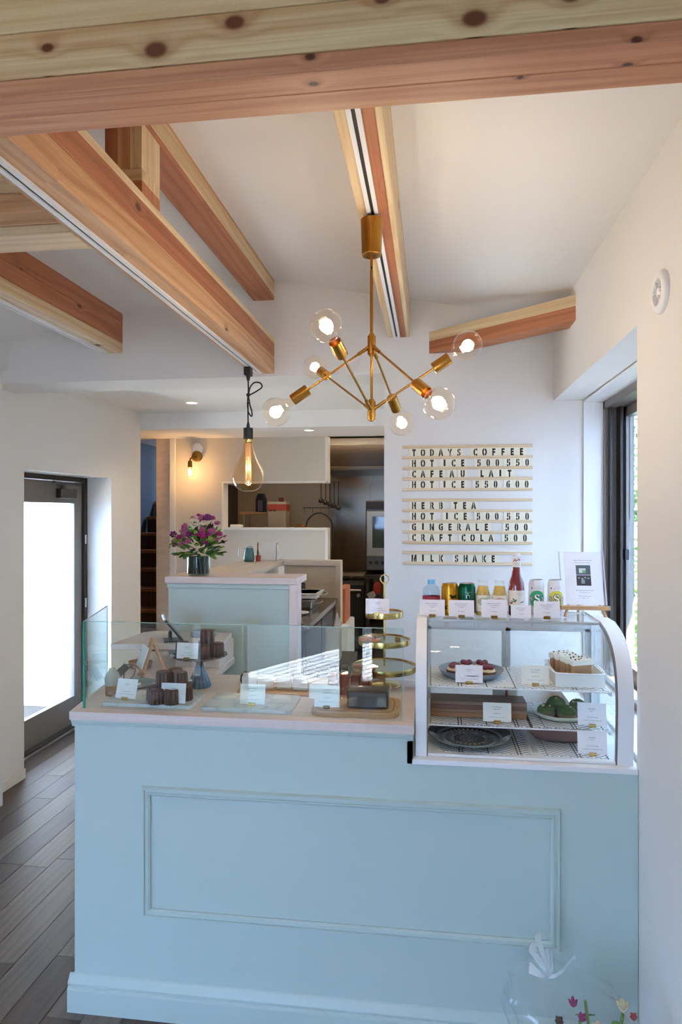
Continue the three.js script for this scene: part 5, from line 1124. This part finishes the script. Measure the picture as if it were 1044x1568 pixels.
// ================================================================ FLOWERS
const petalG = flat(new THREE.SphereGeometry(1, 8, 6).scale(0.5, 0.16, 1).translate(0, 0, 0.9));
const leafG = flat(new THREE.SphereGeometry(1, 8, 5).scale(0.42, 0.08, 1).translate(0, 0, 0.95));
function bloom(r, n, cup, layers = 2) {
  const gs = []; for (let l = 0; l < layers; l++) for (let i = 0; i < n; i++) gs.push(petalG.clone().scale(r * 0.55, r * 0.55, r * 0.52).rotateX(-cup - l * 0.45).rotateY((i + l * 0.5) / n * 6.283)); return join(gs);
}
{
  const t = thing('glass_vase', 'short clear glass vase packed with dark stems', 'vase', [-1.085, 1.352, 3.06]);
  part('vase_body', lathe([[0, 0], [0.051, 0], [0.053, 0.003], [0.053, 0.09], [0.0513, 0.09], [0.0513, 0.006], [0, 0.006]], 40), pane('#eef4f0'), t);
  part('stems', Array.from({ length: 90 }, () => { const a = rnd() * 6.283, r = 0.047 * Math.sqrt(rnd()); return rod(v3(r * Math.cos(a), 0.008, r * Math.sin(a)), v3(r * 0.9 * Math.cos(a + 0.4), 0.088, r * 0.9 * Math.sin(a + 0.4)), rr(0.002, 0.0045), 6); }), std('#1a3224', 0.5), t);
}
{
  const t = thing('bouquet', 'bouquet of magenta, pink and cream flowers in the glass vase', 'bouquet', [-1.085, 1.4425, 3.06]);
  const cols = { m: std('#a3256a', 0.6), p: std('#b65a84', 0.6), w: std('#e2d5bf', 0.7), d: std('#3b1020', 0.6), v: std('#7a2a6a', 0.6), g: std('#8da348', 0.7) };
  const fl = [[0.035, 0.075, 0.055, 0.026, 'm'], [-0.05, 0.095, 0.03, 0.02, 'p'], [-0.035, 0.080, 0.05, 0.019, 'p'], [-0.058, 0.115, 0.0, 0.016, 'm'], [0.07, 0.095, 0.03, 0.022, 'p'], [0.085, 0.085, 0.0, 0.018, 'm'], [0.062, 0.115, 0.02, 0.018, 'd'], [0.045, 0.15, 0.02, 0.022, 'v'], [0.015, 0.155, 0.0, 0.016, 'p'], [0.0, 0.125, 0.03, 0.024, 'w'], [-0.012, 0.108, 0.045, 0.020, 'w'], [-0.105, 0.085, 0.01, 0.018, 'v'], [-0.09, 0.04, 0.03, 0.014, 'm'], [-0.05, 0.045, 0.06, 0.016, 'p'], [0.05, 0.05, 0.06, 0.015, 'm'], [0.105, 0.055, 0.01, 0.011, 'd'], [0.115, 0.08, 0.0, 0.009, 'm'], [-0.02, 0.145, 0.01, 0.013, 'w'], [0.01, 0.132, 0.02, 0.013, 'd'], [-0.025, 0.155, 0.0, 0.011, 'p'], [0.065, 0.055, 0.05, 0.024, 'g'], [-0.075, 0.06, 0.04, 0.020, 'g'], [0.03, 0.105, 0.04, 0.016, 'p'], [-0.072, 0.1, -0.02, 0.015, 'v'], [0.075, 0.13, -0.02, 0.015, 'p'], [-0.02, 0.06, 0.07, 0.014, 'p'], [0.01, 0.085, 0.065, 0.014, 'm'], [-0.065, 0.075, 0.05, 0.014, 'm'], [0.09, 0.065, 0.035, 0.014, 'p'], [0.02, 0.045, 0.075, 0.013, 'g'], [-0.045, 0.125, 0.03, 0.013, 'p'], [0.03, 0.13, 0.04, 0.014, 'w'], [-0.02, 0.09, 0.06, 0.013, 'v'], [0.055, 0.085, 0.05, 0.012, 'v'], [-0.1, 0.06, 0.01, 0.013, 'p'], [0.0, 0.165, 0.0, 0.011, 'm'], [0.06, 0.155, 0.0, 0.012, 'm']];
  for (const [x, y, z, r, c] of fl) { const f = part('flower', bloom(r * 1.45, c === 'g' ? 9 : 6, rr(0.3, 0.8), r > 0.02 ? 3 : 2), cols[c], t); f.position.set(x * 1.13, y * 1.13, z * 1.13); f.rotation.set(0.5 + rr(-0.3, 0.4), rr(0, 3), -x * 6); part('flower_centre', ball(r * 0.22, 0, r * 0.18, 0, 8), c === 'w' ? cols.d : cols.g, f); }
  const lm = ['#3f6a2c', '#2a4a22', '#5f8a38', '#87a04a'].map((c) => std(c, 0.6));
  for (let i = 0; i < 190; i++) { const a = rr(0, 6.283), e = rr(-0.3, 1.35), R = rr(0.022, 0.088), s = rr(0.016, 0.033); const o = part('leaf', leafG, lm[i % 4], t); o.scale.setScalar(s); o.position.set(R * 1.1 * Math.cos(a) * Math.cos(e * 0.8), 0.012 + 0.125 * Math.max(0, Math.sin(e)) * rr(0.5, 1), R * Math.sin(a) * Math.cos(e * 0.8)); o.rotation.set(-e * 0.8 + rr(-0.4, 0.4), -a + PI / 2, rr(-0.6, 0.6), 'YXZ'); }
  part('tendril', [tube([v3(-0.06, 0.03, 0.02), v3(-0.10, 0.055, 0.03), v3(-0.128, 0.055, 0.03), v3(-0.133, 0.035, 0.03)], 0.004), tube([v3(0.0, 0.14, 0), v3(-0.002, 0.165, 0.0), v3(0.002, 0.185, 0)], 0.003), tube([v3(-0.03, 0.13, 0), v3(-0.036, 0.155, 0), v3(-0.033, 0.17, 0)], 0.002)], lm[3], t);
}
// ---- cellophane-wrapped bouquet at the bottom right, in front of the counter
{
  const t = thing('wrapped_bouquet', 'cellophane-wrapped flower arrangement standing low before the counter', 'bouquet', [0.40, 0, 1.86]);
  t.scale.set(1, 1.28, 1);
  part('basket', lathe([[0, 0], [0.10, 0], [0.13, 0.10], [0.125, 0.10], [0.095, 0.008], [0, 0.008]]), std('#5a4230', 0.8), t);
  const cf = phys('#ffffff', 0.07, { transmission: 0.985, thickness: 0, ior: 1.4, side: THREE.DoubleSide }), cfold = phys('#ffffff', 0.12, { transmission: 0.6, thickness: 0, ior: 1.5, side: THREE.DoubleSide });
  const cone = new THREE.LatheGeometry([[0.10, 0.002], [0.15, 0.10], [0.17, 0.2], [0.155, 0.27], [0.10, 0.305], [0.0, 0.33]].map((p) => new THREE.Vector2(Math.max(1e-5, p[0]), p[1])), 48), cp = cone.attributes.position;
  for (let i = 0; i < cp.count; i++) { const a = Math.atan2(cp.getX(i), cp.getZ(i)), k = 1 + 0.06 * Math.sin(a * 7 + cp.getY(i) * 20) + 0.04 * Math.sin(a * 13), y = cp.getY(i), lean = Math.max(0, y - 0.2) * 0.75; cp.setXYZ(i, cp.getX(i) * k - lean, y, cp.getZ(i) * k); }
  cone.computeVertexNormals(); part('cellophane', flat(cone), cf, t);
  const fan = (a, l, w, tw) => { const g = new THREE.PlaneGeometry(w, l, 2, 6).translate(0, l / 2, 0), p = g.attributes.position; for (let i = 0; i < p.count; i++) { const y = p.getY(i) / l; p.setX(i, p.getX(i) * (0.12 + y)); p.setZ(i, 0.012 * Math.sin(y * 4 + p.getX(i) * 90)); } g.computeVertexNormals(); return flat(g.rotateY(tw).rotateZ(a)); };
  [[0.62, 0.075, 0.022, 0.3], [0.30, 0.09, 0.018, 0.2], [0.0, 0.055, 0.012, 0.2], [-0.25, 0.05, 0.014, 0.3], [-1.0, 0.085, 0.02, 0.2], [1.25, 0.05, 0.018, 0.2], [0.45, 0.06, 0.03, 1.2]].forEach(([a, l, w, tw]) => part('gathered_fold', fan(a, l, w, tw).translate(-0.088, 0.315, 0.0), cfold, t));
  part('tie', torus(0.010, 0.004, 20).rotateX(PI / 2).translate(-0.088, 0.31, 0), M.clear, t);
  const fm = { m: std('#a02468', 0.6), w: std('#dfd2a6', 0.6), r: std('#b5584a', 0.6), g: std('#6d8a3c', 0.7), d: std('#4a2a24', 0.8) };
  [[-0.035, 0.292, 0.06, 0.020, 'm'], [-0.015, 0.27, 0.07, 0.018, 'm'], [0.09, 0.285, 0.05, 0.026, 'w'], [0.115, 0.275, 0.06, 0.016, 'r'], [0.02, 0.255, 0.08, 0.024, 'w'], [-0.07, 0.25, 0.06, 0.02, 'd']].forEach(([x, y, z, r, c]) => { const f = part('flower', bloom(r, 5, 0.9, 2), fm[c], t); f.position.set(x, y, z); f.rotation.set(0.4, x * 20, -x * 3); });
  part('stems', [rod(v3(0.03, 0.1, 0.04), v3(-0.005, 0.305, 0.06), 0.004), rod(v3(0.05, 0.06, 0.03), v3(0.09, 0.28, 0.05), 0.004), rod(v3(-0.02, 0.08, 0.05), v3(-0.02, 0.27, 0.07), 0.004)], fm.g, t);
  const lm = [std('#4f7a34', 0.6), std('#6f9a44', 0.6)];
  for (let i = 0; i < 24; i++) { const o = part('leaf', leafG, lm[i % 2], t); o.scale.setScalar(rr(0.02, 0.035)); o.position.set(rr(-0.09, 0.1), rr(0.12, 0.25), rr(-0.02, 0.08)); o.rotation.set(rr(-1.2, 0.4), rr(0, 6), rr(-0.5, 0.5)); }
}
renderer.render(scene, camera);
